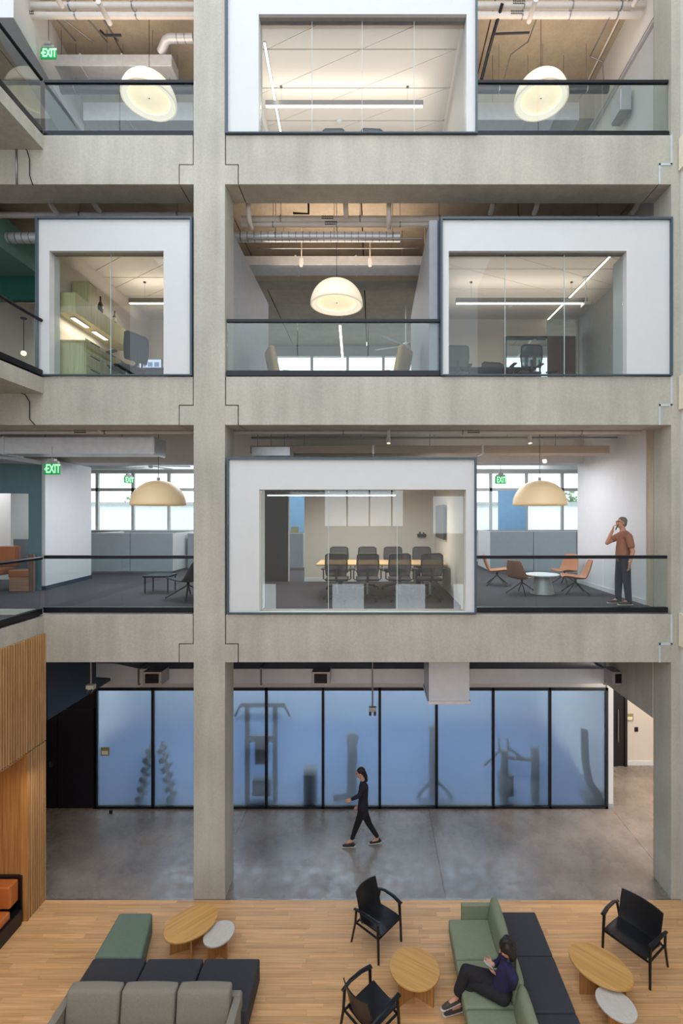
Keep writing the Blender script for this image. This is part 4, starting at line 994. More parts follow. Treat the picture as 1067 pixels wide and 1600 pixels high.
r = thing('coffee_table', 'round white coffee table with a grey cone base among orange chairs', 'table', (3.92, 11.2, z2)); MB().lathe([(.01, .42), (.37, .42), (.38, .435), (.37, .45), (.01, .45)], n=40).build('table_top', M['white'], r, smooth='auto'); MB().lathe([(.27, 0), (.17, .42)], n=32).build('base', M['galvd'], r, smooth='auto')
area(3.2, 11.9, 8.3, 3, 1.4, 95, (.92, .94, 1)); area(-5.2, 11.9, 8.3, 3, 1.4, 105, (.92, .94, 1)); area(-11.2, 13, 8.1, 2, 2, 70, (.94, .96, 1)); area(-1, 16, 8.9, 14, 3, 420, (.94, .96, 1))  # unseen fill lights added to brighten the second storey, no fixtures
# glass coffee table and dark chair left
r = thing('coffee_table', 'low rectangular glass coffee table with dark legs by the column', 'table'); xa, xb = at(231, 11.4), at(270, 11.4); 
box('table_top', M['glass'], xa, xb, 11.15, 11.65, z2+.4, z2+.415, r); box('frame', M['dark'], xa, xb, 11.15, 11.65, z2+.37, z2+.4, r)
for x in (xa+.03, xb-.03):
    for y in (11.19, 11.61): MB().tube([(x, y, z2), (x, y, z2+.37)], .015, 8).build('leg', M['dark'], r)
dk = lounge_chair('dark blue lounge chair half hidden by the tall column', at(294, 10.6), 10.6, z2, R(150), M['darkfab'], 'dark lounge chairs')
dk.scale = (1.3, 1.3, 1.05)
# cubicles
def cubicle(lab, x0, x1, y0, y1, h=1.25, wmat=None):
    r = thing('cubicle', lab, 'partition', group='office cubicles'); m = M['bluegrey']; t = .06
    n = max(1, round((x1-x0)/1.5))
    for i in range(n): a = x0+(x1-x0)*i/n; box('panel', m, a+.01, x0+(x1-x0)*(i+1)/n-.01, y0, y0+t, z2+.08, z2+h, r, .004)
    box('panel', m, x0, x1, y1-t, y1, z2+.08, z2+h, r); box('side_panel', M['white'], x1-t, x1, y0+t, y1-t, z2+.08, z2+h, r); box('side_panel', M['white'], x0, x0+t, y0+t, y1-t, z2+.08, z2+h, r)
    box('kick_base', M['steel'], x0+.02, x1-.02, y0+.01, y0+t-.01, z2, z2+.08, r); box('cap', M['wall'], x0, x1, y0-.005, y0+t+.005, z2+h, z2+h+.015, r); return r
cubicle('wide grey cubicle panels behind the cream lamp at left', -8.8, at(269, 14.9), 14.9, 17.0); cubicle('grey cubicle farther back beside the column', at(285, 15.5), -2.3, 15.9, 17.4, 1.2); cubicle('grey cubicle behind the orange lounge chairs', at(766, 15), 9, 15, 16.8, 1.3); 
# nook banquette at far left L2
r = thing('banquette', 'orange leather corner banquette in the teal nook on the second storey', 'bench'); yb = 10.6
for (a, c, d0) in ((at(-60, 12), at(28, 12), 11.3),): cushion('back_cushion', M['orange'], a, c, 11.9, 12.1, z2+.55, z2+1.05, r, .04); cushion('seat_cushion', M['orange'], a, c, 11.2, 11.95, z2+.38, z2+.55, r, .03)
cushion('seat_cushion', M['orange'], -8.7, -8.17, 11.5, 11.9, z2+.33, z2+.5, r, .03); box('base', wood('nook_oak', rgb(170, 130, 100), rgb(196, 154, 120), 0), -8.68, -8.18, 11.52, 11.9, z2, z2+.33, r); box('end_panel', wood('nook_dark', rgb(120, 92, 80), rgb(140, 104, 90), 2), -8.17, -8.06, 11.46, 11.53, z2, z2+.88, r)
cubicle('white shelving beyond the teal nook opening', -11.4, -9.9, 14.2, 14.6, 1.1)

# ================================================================ LEVEL 3 FURNITURE
zL = zz
# office: upper cabinet, base cabinet, box, bottles, desk, chair, monitors
r = thing('wall_cabinet', 'pale ash wall cabinet with two lights under it', 'cabinet')
cx0, cx1 = -6.01, -5.64; ya, yb_ = 9.15, 11.3; cz0, cz1 = zz(488, 9.15), zz(457, 9.15)
box('body', M['ash'], cx0, cx1-.02, ya, yb_, cz0, cz1, r)
for k in range(4): a = ya+(yb_-ya)*k/4; box('door', M['ash'], cx1-.02, cx1, a+.004, a+(yb_-ya)/4-.004, cz0, cz1, r)
for k in (0, 1): ul = box('task_light', M['steel'], -5.87, -5.77, 9.35+k*.7, 9.85+k*.7, cz0-.02, cz0, r); box('lens', M['strip'], -5.86, -5.78, 9.37+k*.7, 9.83+k*.7, cz0-.026, cz0-.02, ul)
area(-5.82, 9.9, cz0-.04, .08, 1.2, 8)
r = thing('drawer_cabinet', 'pale ash drawer cabinet below the wall cabinet', 'cabinet'); hz = zz(534, 9.15)
box('body', M['ash'], -6.01, -5.47, 9.15, 12.0, z3, hz, r); box('counter', M['ash'], -6.01, -5.44, 9.13, 12.0, hz, hz+.03, r)
for k in range(5):
    for q in range(3):
        a = 9.17+k*.56; dd = box('drawer', M['ash'], -5.47, -5.45, a+.005, a+.555, z3+.08+q*.26, z3+.33+q*.26, r); box('handle', M['black'], -5.45, -5.44, a+.15, a+.45, z3+.29+q*.26, z3+.31+q*.26, dd)
r = thing('storage_box', 'pale wooden box standing on the wall cabinet', 'box'); box('body', M['ash'], -5.98, -5.66, 9.6, 9.9, cz1, cz1+.42, r, .004); box('lid', M['ash'], -5.985, -5.655, 9.595, 9.905, cz1+.42, cz1+.435, r)
for i, (y, s_, lab, mm) in enumerate(((10.35, 1.0, 'tall dark green bottle on the wall cabinet', mat('bottle_green', rgb(50, 54, 34), .2)), (10.9, .8, 'smaller bottle with a pale label on the wall cabinet', mat('bottle_brown', rgb(80, 62, 40), .2)))):
    r = thing('bottle', lab, 'bottle', (-5.7, y-.25, cz1)); MB().lathe([(.045*s_, 0), (.05*s_, .02), (.05*s_, .18*s_), (.02*s_, .24*s_), (.016*s_, .32*s_)], n=20).build('body', mm, r, smooth='auto'); MB().lathe([(.019*s_, .32*s_), (.019*s_, .35*s_)], n=16).build('cork', M['black'], r)
    if i: MB().lathe([(.0515*s_, .04), (.0515*s_, .13)], n=20).build('paper_label', M['cream'], r)
r = thing('desk', 'dark blue desk across the third storey office', 'desk'); box('desk_top', M['navy'], -5.1, -3.3, 10.6, 11.4, z3+.70, z3+.73, r); box('modesty_panel', M['navy'], -5.1, -3.3, 10.65, 10.68, z3+.1, z3+.70, r)
for x in (-5.05, -3.4): box('leg', M['navy'], x-.03, x+.03, 10.65, 11.35, z3, z3+.7, r)
def monitor(lab, x, y, z, w_, h_, rz):
    r = thing('monitor', lab, 'screen', (x, y, z), rz); box('bezel', M['black'], -w_/2, w_/2, 0, .03, .12, .12+h_, r, .004); sc_ = box('screen', emis('screen_white', rgb(190, 205, 235), .8), -w_/2+.012, w_/2-.012, -.004, 0, .132, .108+h_, r)
    for q in range(3): box('window_tile', emis('screen_grey', rgb(110, 130, 170), .6), -w_/2+.05+q*.15, -w_/2+.16+q*.15, -.007, -.004, .2, .2+h_*.4, sc_)
    MB().tube([(0, .03, .02), (0, .03, .2)], .02, 8).build('stand', M['dark'], r); box('foot', M['dark'], -.1, .1, -.06, .12, 0, .015, r); return r
monitor('bright monitor right of the tall dark office chair', at(232, 11.1), 11.2, z3+.73, .52, .26, 0); monitor('monitor on the drawer cabinet left of the tall dark office chair', at(174, 11.6), 11.6, zz(534, 9.15)+.03, .4, .26, R(-10))
o = office_chair('tall dark office chair in the small third storey office', at(200, 10.2), 10.15, z3+.10, R(62), 'office chairs alone'); o.location.z = z3
for ch_ in COL.objects:
    if ch_.parent == o and ch_.name.startswith('backrest'): ch_.data.materials.clear(); ch_.data.materials.append(mat('navy_plastic', rgb(40, 46, 60), .5))
def tall_chair(o, s_): o.scale = (s_, s_, s_)
tall_chair(o, 1.22)
# meeting room right L3: table + 4 chairs
r = thing('conference_table', 'dark conference table in the third storey meeting room', 'table'); box('table_top', M['dark'], at(700, 10.6), at(838, 10.6), 10.6, 11.25, z3+.7, z3+.74, r); 
for x in (2.0, 3.4): box('leg', M['dark'], x-.05, x+.05, 10.7, 11.15, z3, z3+.7, r)
for i, (px, D, a, s_) in enumerate(((712, 10.3, 0, 1.0), (778, 11.55, 190, 1.22), (823, 10.25, 4, 1.0), (861, 10.9, 250, .95))):
    o = dup(oc, (at(px, D), D, z3), R(a), ['dark mesh office chair at the left edge of the third storey meeting window', 'tall tilted mesh office chair behind the dark table', 'large mesh office chair beside the glass joint', 'small mesh office chair turned sideways at the table end'][i]); o['group'] = 'mesh chairs of the third storey'; tall_chair(o, s_)
r = thing('ceiling_projector', 'small white projector hanging in the third storey meeting room', 'projector', (at(915, 10.8), 10.8, zz(476, 10.8))); box('body', M['white'], -.07, .07, -.1, .1, -.04, .03, r, .01); MB().tube([(0, 0, .03), (0, 0, 12.29-zz(476, 10.8))], .015, 8).build('stem', M['white'], r); MB().lathe([(.08, 0), (.06, .03)], n=20, cz=12.26-zz(476, 10.8)).build('ceiling_plate', M['white'], r)
for (px, py, zc_, lab) in ((797, 479, 12.29, 'white smoke detector on the third storey meeting room ceiling'), (530, 190, 16.65, 'white smoke detector on the top meeting room ceiling')):
    q = onz(px, py, zc_-.02); r = thing('smoke_detector', lab, 'detector', (q[0], q[1], zc_-.05)); MB().lathe([(.03, 0), (.06, .02), (.065, .05)], n=24).build('body', M['white'], r, smooth='auto'); MB().lathe([(.07, .045), (.07, .05)], n=24).build('base', M['white'], r)
# tan wing chairs
def wing_chair(lab, x, y, z, ang):
    r = thing('wing_chair', lab, 'chair', (x, y, z), ang, 'tan wing chairs')
    cushion('seat', M['tan'], -.3, .32, -.32, .32, .25, .44, r, .05, .02); upright('backrest', M['tan'], -.36, -.26, -.3, .3, .3, 1.12, r, (-.2, 0), .05, .03, 'x')
    for s_ in (-1, 1): upright('arm', M['tan'], -.3, .28, s_*.34-.04, s_*.34+.04, .25, .62, r, (0, 0), .04, .01)
    for a in (-.25, .27):
        for b in (-.25, .25): MB().tube([(a, b, 0), (a, b, .25)], .018, 8).build('leg', M['dark'], r)
    return r
w1 = wing_chair('tan high-back armchair at the left behind the third storey railing', at(455, 11), 11.0, z3, R(25)); w2 = wing_chair('tan high-back armchair at the right behind the third storey railing', at(603, 11), 11.0, z3, R(150))
w1.scale = w2.scale = (1.0, 1.0, 1.08)
# small bare bulb pendant far left L3
r = thing('bulb_pendant', 'bare glowing bulb pendant behind the left gallery on the third storey', 'lamp', (at(37, 12), 12.0, zz(552, 12))); MB().ball((0, 0, 0), .06).build('bulb', emis('bulb', rgb(255, 206, 130), 5), r, smooth=True); MB().tube([(0, 0, .06), (0, 0, .85)], .01, 6).build('cord', M['dark'], r); MB().lathe([(.07, .85), (.07, .88)], n=20).build('canopy', M['dark'], r)
# top storey chair backs
for i, px in enumerate((523, 580)):
    o = dup(oc, (at(px, 10.2), 10.2, z4), R(3*i), ['dark chair back just visible at the sill of the top meeting room', 'second dark chair back at the sill of the top meeting room'][i]); o['group'] = 'mesh chairs of the top storey'; o.scale = (1, 1, 1.02)

# added fill lights without fixtures, for the upper storeys and ground floor
WARM = (1, .82, .66)
area(-.8, 10.6, 12.6, 3.0, .8, 26, WARM, 'up'); area(3.6, 10.3, 16.6, 3.2, 1.2, 26, WARM, 'up'); area(-5.0, 10.3, 16.6, 3.2, 1.2, 20, WARM, 'up')
area(-5, 14.5, 17.6, 6, 3, 150, (1, .95, .9)); area(4, 14.5, 17.6, 4, 3, 110, (1, .95, .9)); area(-.8, 14.8, 13.2, 3, 3, 70, (1, .95, .9))
area(7.3, 11.5, 4.6, 1.5, 2.5, 300, (1, .84, .68)); area(-1, 10.2, 4.78, 9, .5, 150, (.9, .95, 1)); area(-8, 12.5, 13.0, 2, 1.5, 30, (1, .9, .8)); area(-5.5, 7.6, 2.6, .2, 1.6, 10, WARM)
area(-1, 15.4, 4.6, 12, 1.6, 600, (.88, .94, 1))
area(-7.9, 10.2, 3.9, .5, .5, 14, (1, .84, .7))
strips = [(-2, 7.8)]

# ================================================================ GYM
def gyt(n_, lab, x, y): return thing(n_, lab, 'gym equipment', (x, y, 0))
gmx = M['dark']
r = gyt('dumbbell_rack', 'blurred dumbbell tower seen through the left frosted panes', at(244, 11.8), 11.82)
for s_ in (-1, 1):
    MB().tube([(s_*.12, 0, 1.45), (s_*.4, 0, 0)], .03, 8).build('frame_leg', gmx, r)
    for k in range(6):
        t = .12+k*.16; x = s_*(.12+.28*t); z = 1.45*(1-t)
        db = MB().tube([(x, -.12, z), (x, .12, z)], .02, 8); db.tube([(x, -.16, z), (x, -.06, z)], .075, 10); db.tube([(x, .06, z), (x, .16, z)], .075, 10); db.build('dumbbell', gmx, r)
r = gyt('cable_machine', 'tall blurred cable machine behind the frosted glass right of the column', at(408, 11.8), 11.82)
for x in (-.34, .34): box('upright', gmx, x-.05, x+.05, -.05, .05, 0, 2.35, r)
box('top_bar', gmx, -.5, .55, -.05, .05, 2.3, 2.4, r); box('weight_stack', gmx, -.22, .22, 0, .15, .1, .0+.5, r); box('mid_bar', gmx, -.34, .34, -.05, .05, 1.45, 1.6, r); box('weight_stack', gmx, -.15, .15, -.03, .12, .9, 1.5, r); MB().tube([(-.5, 0, 2.35), (-.62, -.1, 2.1)], .03, 8).build('handle', gmx, r); MB().tube([(.55, 0, 2.35), (.72, -.1, 2.1)], .03, 8).build('handle', gmx, r)
r = gyt('gym_cabinet', 'blurred low box left of the walking woman behind frosted glass', at(485, 11.75), 11.72); box('body', mat('gym_grey', rgb(90, 100, 110), .7), -.15, .15, -.1, .15, 0, .82, r, .01); box('lid', gmx, -.16, .16, -.11, .16, .82, .85, r)
r = gyt('weight_machine', 'faint blurred weight machine behind the walking woman', at(550, 11.95), 11.95); box('upright', gmx, -.12, .12, 0, .3, 0, 1.5, r); MB().tube([(0, 0, .1), (-.45, -.1, .05)], .05, 8).build('foot', gmx, r); MB().ball((0, 0, 1.45), .16).build('wheel', gmx, r)
r = gyt('squat_stand', 'faint blurred stand behind the frosted pane near the duct drop', at(678, 11.9), 11.95); box('upright', gmx, -.1, .1, 0, .2, 0, 1.75, r); MB().tube([(0, 0, .5), (-.4, 0, .02)], .04, 8).build('leg', gmx, r); MB().tube([(0, 0, .5), (.45, 0, .02)], .04, 8).build('leg', gmx, r)
r = gyt('exercise_machine', 'blurred exercise machine with handle and arms behind the right frosted panes', at(787, 11.8), 11.82)
box('column', gmx, -.06, .1, -.05, .05, 0, 1.25, r); MB().tube([(-.1, 0, 1.2), (-.12, 0, 1.5), (.12, 0, 1.5), (.1, 0, 1.2)], .03, 8).build('handle', gmx, r); MB().tube([(0, 0, 1.05), (.75, 0, 1.0)], .05, 8).build('cross_arm', gmx, r); box('rear_post', gmx, .68, .86, -.05, .05, 0, 1.3, r); MB().tube([(.1, 0, 1.3), (.4, 0, 1.08)], .035, 8).build('brace', gmx, r); MB().tube([(-.05, 0, 1.25), (-.5, -.1, .9)], .03, 8).build('lever', gmx, r); box('pad', gmx, -.12, .22, -.1, .12, .15, .65, r)
r = gyt('treadmill', 'blurred treadmill behind the rightmost frosted pane', at(915, 11.8)-.02, 11.78); MB().tube([(-.02, 0, 1.75), (0, 0, 1.0), (.1, 0, .45), (.42, 0, .05)], .09, 10).build('post', gmx, r); box('deck', gmx, .0, .5, -.1, .3, 0, .12, r)

# ================================================================ EXTERIOR beyond the windows
def tree(lab, x, y, h, seed):
    rd = random.Random(seed); r = thing('tree', lab, 'tree', (x, y, 0)); MB().tube([(0, 0, 0), (.1, 0, h*.6)], .22, 10, .1).build('trunk', mat('bark', rgb(90, 72, 56), .9), r)
    mb = MB()
    for i in range(900):
        th = rd.uniform(0, 2*PI); ph = math.acos(rd.uniform(-1, 1)); q = rd.uniform(.55, 1)
        c = Vector((math.cos(th)*math.sin(ph)*2.0*q, math.sin(th)*math.sin(ph)*2.0*q, h*.7+math.cos(ph)*h*.3*q)); u = Vector((rd.uniform(-1, 1), rd.uniform(-1, 1), rd.uniform(-1, 1))).normalized()*.22; v = u.orthogonal().normalized()*.14
        mb.add([c-u, c+v, c+u, c-v], [(0, 1, 2, 3)])
    o = mb.build('foliage', mat('leaf_green', rgb(128, 156, 116), .7, var=.3, scale=3), r); o['kind'] = 'stuff'
tree('green tree beyond the pale building at the left rear windows', -24, 50, 9.6, 1); tree('green tree beyond the pale building at the right rear windows', 15.5, 50, 9.9, 2); tree('second green tree beyond the pale building at right', 20.5, 50, 9.7, 3)
struct(box('ground_outside', mat('pavement', rgb(200, 200, 196), .9), -60, 60, 19.3, 120, -.3, -.05))
r = thing('building', 'pale low building outside the rear windows', 'building'); box('wall', mat('render_white', rgb(240, 240, 238), .8), -50, 50, 36, 44, -.1, 7.7, r)
box('roof', M['galvd'], -50.3, 50.3, 35.8, 44.3, 7.7, 7.95, r)
for i in range(14): box('window', M['navy'], -32+i*4.6, -30+i*4.6, 35.95, 36.0, 4.0, 5.6, r)

# ================================================================ PEOPLE
def remesh(o, v, sm=6):
    m = o.modifiers.new('remesh', 'REMESH'); m.mode = 'VOXEL'; m.voxel_size = v; m.use_smooth_shade = True
    if sm: s_ = o.modifiers.new('smooth', 'SMOOTH'); s_.iterations = sm; s_.factor = .5
    return o
def chain(mb, pts):
    for (a, ra), (b, rb) in zip(pts, pts[1:]): mb.cap(a, b, ra, rb)
def add_hand(mb, wrist, dirv, palm_n, thumb_side, s_=1.0, curl=.5):
    w0 = Vector(wrist); d = Vector(dirv).normalized(); n_ = Vector(palm_n); n_ = (n_-d*n_.dot(d)).normalized(); sd = d.cross(n_).normalized()*thumb_side
    for k in range(4):  # palm columns
        off = sd*(.03-.02*k)*s_; mb.cap(w0+off*.6+d*.015, w0+off+d*.085*s_, .015*s_, .0125*s_, 8)
    for k, ln in enumerate((.068, .078, .072, .056)):
        off = sd*(.031-.0205*k)*s_; p = w0+off+d*.085*s_; dd = d.copy(); ax = n_
        for q, fr in enumerate((.45, .32, .23)):
            ang = curl*(q+.6)*.7; dd2 = (d*math.cos(ang)+ax*math.sin(ang)).normalized(); p2 = p+dd2*ln*fr*s_; mb.cap(p, p2, (.0098-.001*q)*s_, (.0092-.001*q)*s_, 8); p = p2
    p = w0+sd*.025*s_+d*.03*s_; p1 = p+(sd*.7+d*.6+n_*.3).normalized()*.04*s_; p2 = p1+(sd*.25+d*.85+n_*.4).normalized()*.033*s_
    mb.cap(p, p1, .0135*s_, .011*s_, 8); mb.cap(p1, p2, .011*s_, .009*s_, 8)
def add_head(mb, c, f, up=(0, 0, 1), s_=1.0):
    """c centre of skull, f facing"""
    f = Vector(f).normalized(); u = Vector(up); u = (u-f*u.dot(f)).normalized(); l = u.cross(f).normalized(); Rm = Matrix((f, l, u)).transposed()
    def q(x, y, z): return Vector(c)+(f*x+l*y+u*z)*s_
    mb.ball(q(-.01, 0, .025), (.092*s_, .074*s_, .09*s_), 18, 12, Rm); mb.ball(q(.02, 0, -.035), (.068*s_, .058*s_, .078*s_), 16, 10, Rm)
    mb.ball(q(.045, 0, -.085), (.032*s_, .034*s_, .026*s_), 12, 8, Rm)   # chin
    mb.cap(q(.085, 0, .012), q(.107, 0, -.022), .009*s_, .014*s_, 8); mb.ball(q(.078, 0, .028), (.012*s_, .045*s_, .01*s_), 10, 8, Rm)
    mb.ball(q(.083, 0, -.053), (.012*s_, .024*s_, .009*s_), 10, 6, Rm)
    for e in (-1, 1): mb.ball(q(-.005, e*.074, -.005), (.016*s_, .009*s_, .03*s_), 10, 8, Rm); mb.ball(q(.055, e*.04, -.025), (.025*s_, .02*s_, .022*s_), 10, 8, Rm)
    return q, Rm
def eyes(q, Rm, s_, parent, lipc):
    mb = MB(); 
    for e in (-1, 1): mb.ball(q(.082, e*.03, .008), (.008*s_, .014*s_, .009*s_), 10, 6, Rm)
    mb.build('eyes', M['black'], parent, smooth=True)
    MB().ball(q(.089, 0, -.054), (.01*s_, .022*s_, .007*s_), 10, 6, Rm).build('lips', mat('lips', rgb(168, 96, 88), .5), parent, smooth=True)
def shoe(mb_up, mb_sole, heel, toe, s_=1.0):
    h = Vector(heel); t = Vector(toe); d = (t-h).normalized(); n = Vector((0, 0, 1))
    mb_up.cap(h+n*.05+d*.02, t+n*.035-d*.06, .042*s_, .038*s_, 10); mb_up.cap(h+n*.08+d*.035, h+n*.05+d*.12, .036*s_, .034*s_, 10); mb_up.ball(t+n*.03-d*.03, .032*s_)
    for k in range(6): p = h.lerp(t, k/5*.9+.02); mb_sole.ball(p+n*.014, (.046*s_, .043*s_, .013), 12, 6)

# ---- standing man (faces -x, head tilted up), level 2
mx, my, mz = 5.08, 9.82, z2
b = MB()
def m_(x, y, z): return Vector((mx+x, my+y, mz+z))
man = None
sk = MB()
q, Rm = add_head(sk, m_(-.04, .0, 1.655), (-.95, -.05, .22))
sk.cap(m_(0, 0, 1.45), m_(-.025, 0, 1.60), .06, .055)
chain(sk, [(m_(.02, 0, 1.38), .115), (m_(0, 0, 1.15), .12), (m_(0, 0, .98), .125)])
for e in (-1, 1):
    sk.cap(m_(.01, 0, 1.40), m_(.02, e*.17, 1.39), .06, .058)
    hp_ = m_(0, e*.09, .92); kn = m_(-.04 if e > 0 else .02, e*.1, .5); ak = m_(-.05 if e > 0 else .06, e*.1, .09)
    chain(sk, [(hp_, .085), (kn, .058), (ak, .042)]); sk.cap(ak, ak+Vector((-.12, 0, -.05)), .038, .03)
# left arm (near camera, -y) hanging; right arm raised with phone
sh = m_(.02, -.19, 1.38); el = m_(.07, -.23, 1.08); wr = m_(0, -.25, .85)
chain(sk, [(sh, .052), (el, .042), (wr, .028)]); add_hand(sk, wr, (-.1, .02, -1), (-.6, .8, 0), 1, 1.0, .55)
sh2 = m_(-.0, .17, 1.38); el2 = m_(-.27, .12, 1.24); wr2 = m_(-.19, .06, 1.49)
chain(sk, [(sh2, .05), (el2, .042), (wr2, .03)]); add_hand(sk, wr2, (.12, -.25, 1), (.7, -.5, 0), -1, 1.0, .8)
man = sk.build('person', M['skin'], None, smooth=True); remesh(man, .0055, 4); tag(man, 'man in a rust T-shirt and dark jeans talking on a phone behind the railing', 'person')
eyes(q, Rm, 1, man, None)
sb = MB(); chain(sb, [(m_(.02, 0, 1.38), .128), (m_(.0, 0, 1.15), .138), (m_(-.01, 0, .98), .142)]); chain(sb, [(m_(.02, -.06, 1.385), .10), (m_(.02, -.17, 1.38), .075), (m_(.045, -.215, 1.2), .068)]); chain(sb, [(m_(.0, .06, 1.385), .10), (m_(.0, .16, 1.38), .075), (m_(-.15, .15, 1.31), .064)]); sb.ball(m_(-.0, 0, 1.44), (.08, .1, .06))
remesh(sb.build('shirt', mat('rust_shirt', rgb(158, 108, 86), .85, var=.05, scale=20), man, smooth=True), .009, 5)
pb = MB()
pb.ball(m_(0, 0, .95), (.14, .165, .11))
for e in (-1, 1):
    chain(pb, [(m_(0, e*.085, .92), .10), (m_(-.04 if e > 0 else .02, e*.1, .5), .078), (m_(-.05 if e > 0 else .055, e*.1, .11), .062)])
remesh(pb.build('trousers', mat('dark_jeans', rgb(44, 44, 60), .85, var=.08, scale=20), man, smooth=True), .009, 4)
su = MB(); ss = MB()
def shoes(par, m, *pairs, s_=1.0):
    for h_, t_ in pairs:
        su = MB(); ss = MB(); shoe(su, ss, h_, t_, s_); o = su.build('shoe', m, par, smooth=True); remesh(o, .006, 2); ss.build('shoe_sole', mat('shoe_sole', rgb(200, 196, 188), .7), o, smooth=True)
h1, h2 = m_(.0, .1, 0), m_(.11, -.1, 0); shoes(man, mat('grey_shoe', rgb(78, 70, 62), .8), (h1, h1+Vector((-.27, -.02, 0))), (h2, h2+Vector((-.27, -.02, 0))))
hb = MB(); hb.ball(q(-.02, 0, .045), (.094, .08, .085), 18, 12, Rm); hb.ball(q(-.05, 0, -.01), (.062, .078, .07), 14, 10, Rm); remesh(hb.build('hair', mat('grey_hair', rgb(120, 112, 106), .9, var=.3, scale=80), man, smooth=True), .006, 2)
gl_ = MB()
for e in (-1, 1): gl_.tube([q(.09, e*.052, .012), q(.0, e*.082, .01)], .003, 6)
gl_.tube([q(.095, -.05, .012), q(.1, 0, .014), q(.095, .05, .012)], .003, 6).build('glasses', M['black'], man)
MB().tube([m_(.002, -.25, .88), m_(.006, -.249, .90)], .035, 16).build('wristwatch', M['chrome'], man)
ph = MB().box(-.004, .004, -.036, .036, -.075, .075).build('phone', M['black'], None, .003); ph.location = m_(-.125, .0, 1.58); ph.rotation_euler = (R(10), R(20), R(-10)); tag(ph, 'black mobile phone held to the face of the man in rust', 'phone')

# ---- walking woman (faces -x)
wx, wy = at(566, 10.2), 10.2
def v_(px, py, dy=0): D = wy+dy; return Vector(((px-VX)*D/FPX, D, EYE-(py-VY)*D/FPX))
sk = MB(); q, Rm = add_head(sk, v_(563, 1207.5), (-1, 0, -.12), s_=.92)
sk.cap(v_(567, 1222), v_(564.5, 1213), .045, .043); chain(sk, [(v_(568, 1230), .09), (v_(567.5, 1248), .085), (v_(567, 1264), .1)])
feet = []
for (kx, ky, ax, ay, dy) in ((557, 1291, 549.5, 1314, -.04), (577, 1288, 590, 1311.5, .05)):
    chain(sk, [(v_(567, 1266, dy*.8), .075), (v_(kx, ky, dy), .05), (v_(ax, ay, dy), .034)])
    feet.append(v_(ax, ay, dy))
for (sx, ex, ey, hx, hy, dy) in ((567, 561.5, 1243, 549, 1249, -.17), (567, 569, 1247, 563, 1260, .17)):
    chain(sk, [(v_(sx, 1228, dy*.5), .055), (v_(sx, 1227, dy), .045), (v_(ex, ey, dy), .036), (v_(hx, hy, dy), .024)]); add_hand(sk, v_(hx, hy, dy), (-.9, 0, -.35), (0, 1 if dy < 0 else -1, 0), 1, .92, .4)
for i, a in enumerate(feet): sk.cap(a, a+Vector((-.1, 0, -.04)), .034, .026)
wom = sk.build('person', M['skin'], None, smooth=True); remesh(wom, .0055, 4); tag(wom, 'woman in dark clothes walking left in front of the frosted glass', 'person')
eyes(q, Rm, .92, wom, None)
sb = MB(); sb.cap(v_(567, 1223.5), v_(568, 1230), .07, .1); chain(sb, [(v_(568, 1230), .105), (v_(567.5, 1248), .1), (v_(567, 1266), .118), (v_(567, 1272), .115)])
for (sx, ex, ey, hx, hy, dy) in ((567, 561.5, 1243, 550.5, 1248.3, -.17), (567, 569, 1247, 563.5, 1258.5, .17)): chain(sb, [(v_(sx, 1228, dy*.4), .085), (v_(sx, 1228.5, dy*.95), .072), (v_(ex, ey, dy), .048), (v_(hx, hy, dy), .036)])
remesh(sb.build('sweater', mat('navy_sweater', rgb(30, 26, 44), .9), wom, smooth=True), .008, 5)
pb = MB()
for (kx, ky, ax, ay, dy) in ((557, 1291, 550.5, 1309, -.04), (577, 1288, 588.5, 1306, .05)): chain(pb, [(v_(567, 1265, dy*.8), .092), (v_(kx, ky, dy), .062), (v_(ax, ay, dy), .046)])
remesh(pb.build('trousers', mat('black_trousers', rgb(16, 16, 18), .9), wom, smooth=True), .008, 4)
h2 = Vector((feet[1].x+.06, feet[1].y, .03)); shoes(wom, M['black'], (Vector((feet[0].x+.05, feet[0].y, .0)), Vector((feet[0].x-.2, feet[0].y, 0))), (h2, Vector((feet[1].x-.18, feet[1].y, 0))), s_=.92)
hb = MB(); hb.ball(q(-.022, 0, .04), (.098*.92, .082*.92, .092*.92), 18, 12, Rm); chain(hb, [(q(-.08, 0, .0), .05), (q(-.11, 0, -.1), .04), (q(-.12, 0, -.2), .025)]); remesh(hb.build('hair', mat('black_hair', rgb(22, 18, 18), .6, var=.2, scale=60), wom, smooth=True), .006, 2)

# ---- seated woman (faces -x, looking down at phone)
def u_(px, py, z): # point at given pixel and height
    D = FPX*(EYE-z)/(py-VY); return Vector(((px-VX)*D/FPX, D, z))
hipc = u_(783, 1546, .53); head = u_(791, 1482, 1.13); chest = u_(793, 1516, .86); neck = u_(798, 1497, 1.0)
ydir = Vector((0, 1, 0))
sk = MB(); q, Rm = add_head(sk, head, (-.85, .18, -.42), s_=.95)
sk.cap(neck, head+Vector((.035, 0, -.06)), .048, .045); chain(sk, [(neck+Vector((.0, 0, -.04)), .06), (chest, .10), (hipc+Vector((0, 0, .06)), .115)])
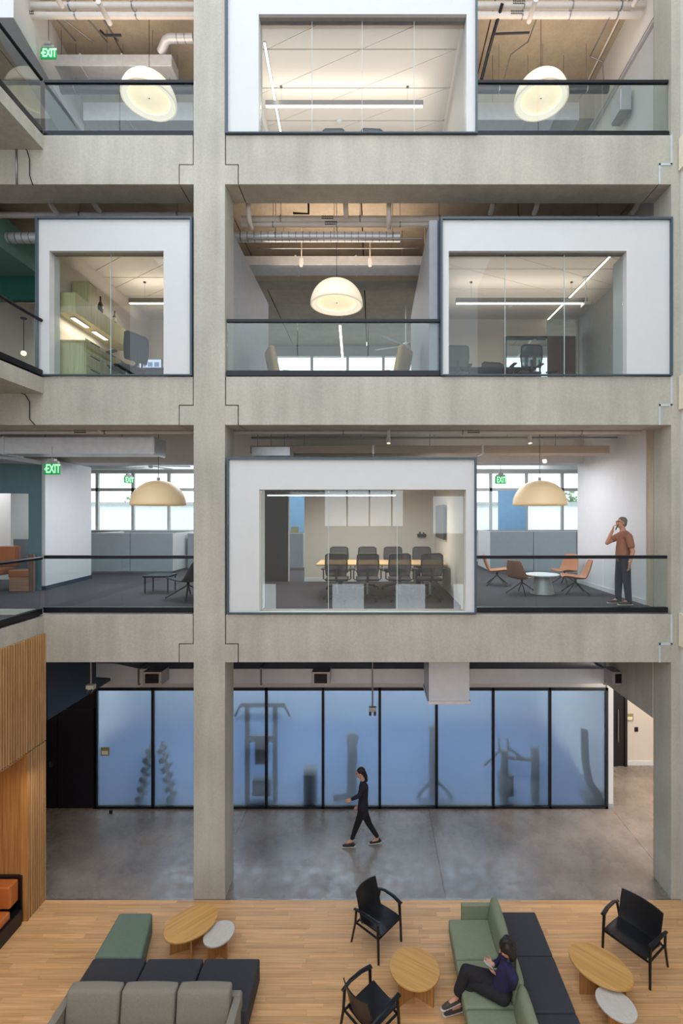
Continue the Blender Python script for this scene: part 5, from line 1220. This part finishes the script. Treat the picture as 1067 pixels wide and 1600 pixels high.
# legs: upper crossed (far one on top)
kneeA = u_(728, 1517, .66); ankA = u_(712, 1560, .27); hipA = hipc+Vector((0, .09, .02))
kneeB = u_(738, 1535, .50); ankB = u_(716, 1572, .11); hipB = hipc+Vector((0, -.09, -.0))
chain(sk, [(hipA, .085), (kneeA, .055), (ankA, .035)]); chain(sk, [(hipB, .085), (kneeB, .055), (ankB, .035)])
toeA = u_(690, 1578, .17); toeB = u_(697, 1584, .03)
sk.cap(ankA, ankA.lerp(toeA, .45), .034, .03); sk.cap(ankB, ankB.lerp(toeB, .45), .034, .03)
shN = chest+Vector((.03, -.17, .06)); elN = u_(800, 1540, .66); wrN = u_(776, 1523, .74)
shF = chest+Vector((.0, .16, .06)); elF = u_(781, 1503, .74); wrF = u_(770, 1507, .80)
chain(sk, [(chest+Vector((0, 0, .05)), .075), (shN, .05), (elN, .04), (wrN, .027)]); chain(sk, [(chest+Vector((0, 0, .05)), .075), (shF, .05), (elF, .04), (wrF, .027)])
add_hand(sk, wrN, u_(762, 1512, .80)-wrN, (.2, .5, 1), -1, .95, .6); add_hand(sk, wrF, u_(757, 1500, .84)-wrF, (.2, -.6, .5), 1, .95, .7)
sit = sk.build('person', M['skin'], None, smooth=True); remesh(sit, .0055, 4); tag(sit, 'woman with long dark hair sitting on the green sofa holding a phone', 'person')
eyes(q, Rm, .95, sit, None)
sb = MB(); chain(sb, [(neck+Vector((.0, 0, -.05)), .075), (chest, .118), (hipc+Vector((0, 0, .06)), .132)])
for (s0, e0, w0) in ((shN, elN, wrN), (shF, elF, wrF)): chain(sb, [(chest+Vector((0, 0, .04)), .09), (s0, .066), (e0, .053), (e0.lerp(w0, .8), .04)])
remesh(sb.build('sweater', mat('indigo_sweater', rgb(42, 36, 74), .9, var=.1, scale=15), sit, smooth=True), .008, 5)
pb = MB(); pb.ball(hipc, (.15, .18, .11)); chain(pb, [(hipA, .105), (kneeA, .08), (kneeA.lerp(ankA, .72), .07)]); chain(pb, [(hipB, .105), (kneeB, .08), (kneeB.lerp(ankB, .72), .065)])
remesh(pb.build('trousers', mat('charcoal_trousers', rgb(36, 33, 36), .9, var=.08, scale=15), sit, smooth=True), .008, 4)
prs = []
for (ak, toe) in ((ankA, toeA), (ankB, toeB)):
    d = (toe-ak); d.z = d.z*.3; d.normalize(); heel = Vector((ak.x, ak.y, ak.z-.08))-d*.05; prs.append((heel, heel+d*.26))
shoes(sit, mat('taupe_shoe', rgb(74, 66, 58), .8, var=.2, scale=40), *prs)
hb = MB(); hb.ball(q(-.02, 0, .035), (.1, .086, .1), 18, 12, Rm)
for e in (-.05, -.02, .02, .05): chain(hb, [(q(-.04, e*1.2, .06), .06), (q(-.07, e*1.5, -.05), .055), (head+Vector((.07, e*1.6, -.22)), .04), (head+Vector((.05, e*2-.02, -.33)), .02)])
chain(hb, [(q(.0, -.06, .04), .035), (q(.0, -.085, -.06), .03), (head+Vector((-.0, -.1, -.24)), .025)])
remesh(hb.build('hair', mat('dark_brown_hair', rgb(34, 26, 24), .5, var=.3, scale=60), sit, smooth=True), .006, 2)
ph = MB().box(-.034, .034, -.004, .004, -.068, .068).build('phone', M['white'], None, .003); pc = u_(763, 1507, .84); ph.location = pc; ph.rotation_euler = (R(48), 0, R(-75)); tag(ph, 'white mobile phone in the hands of the seated woman', 'phone')
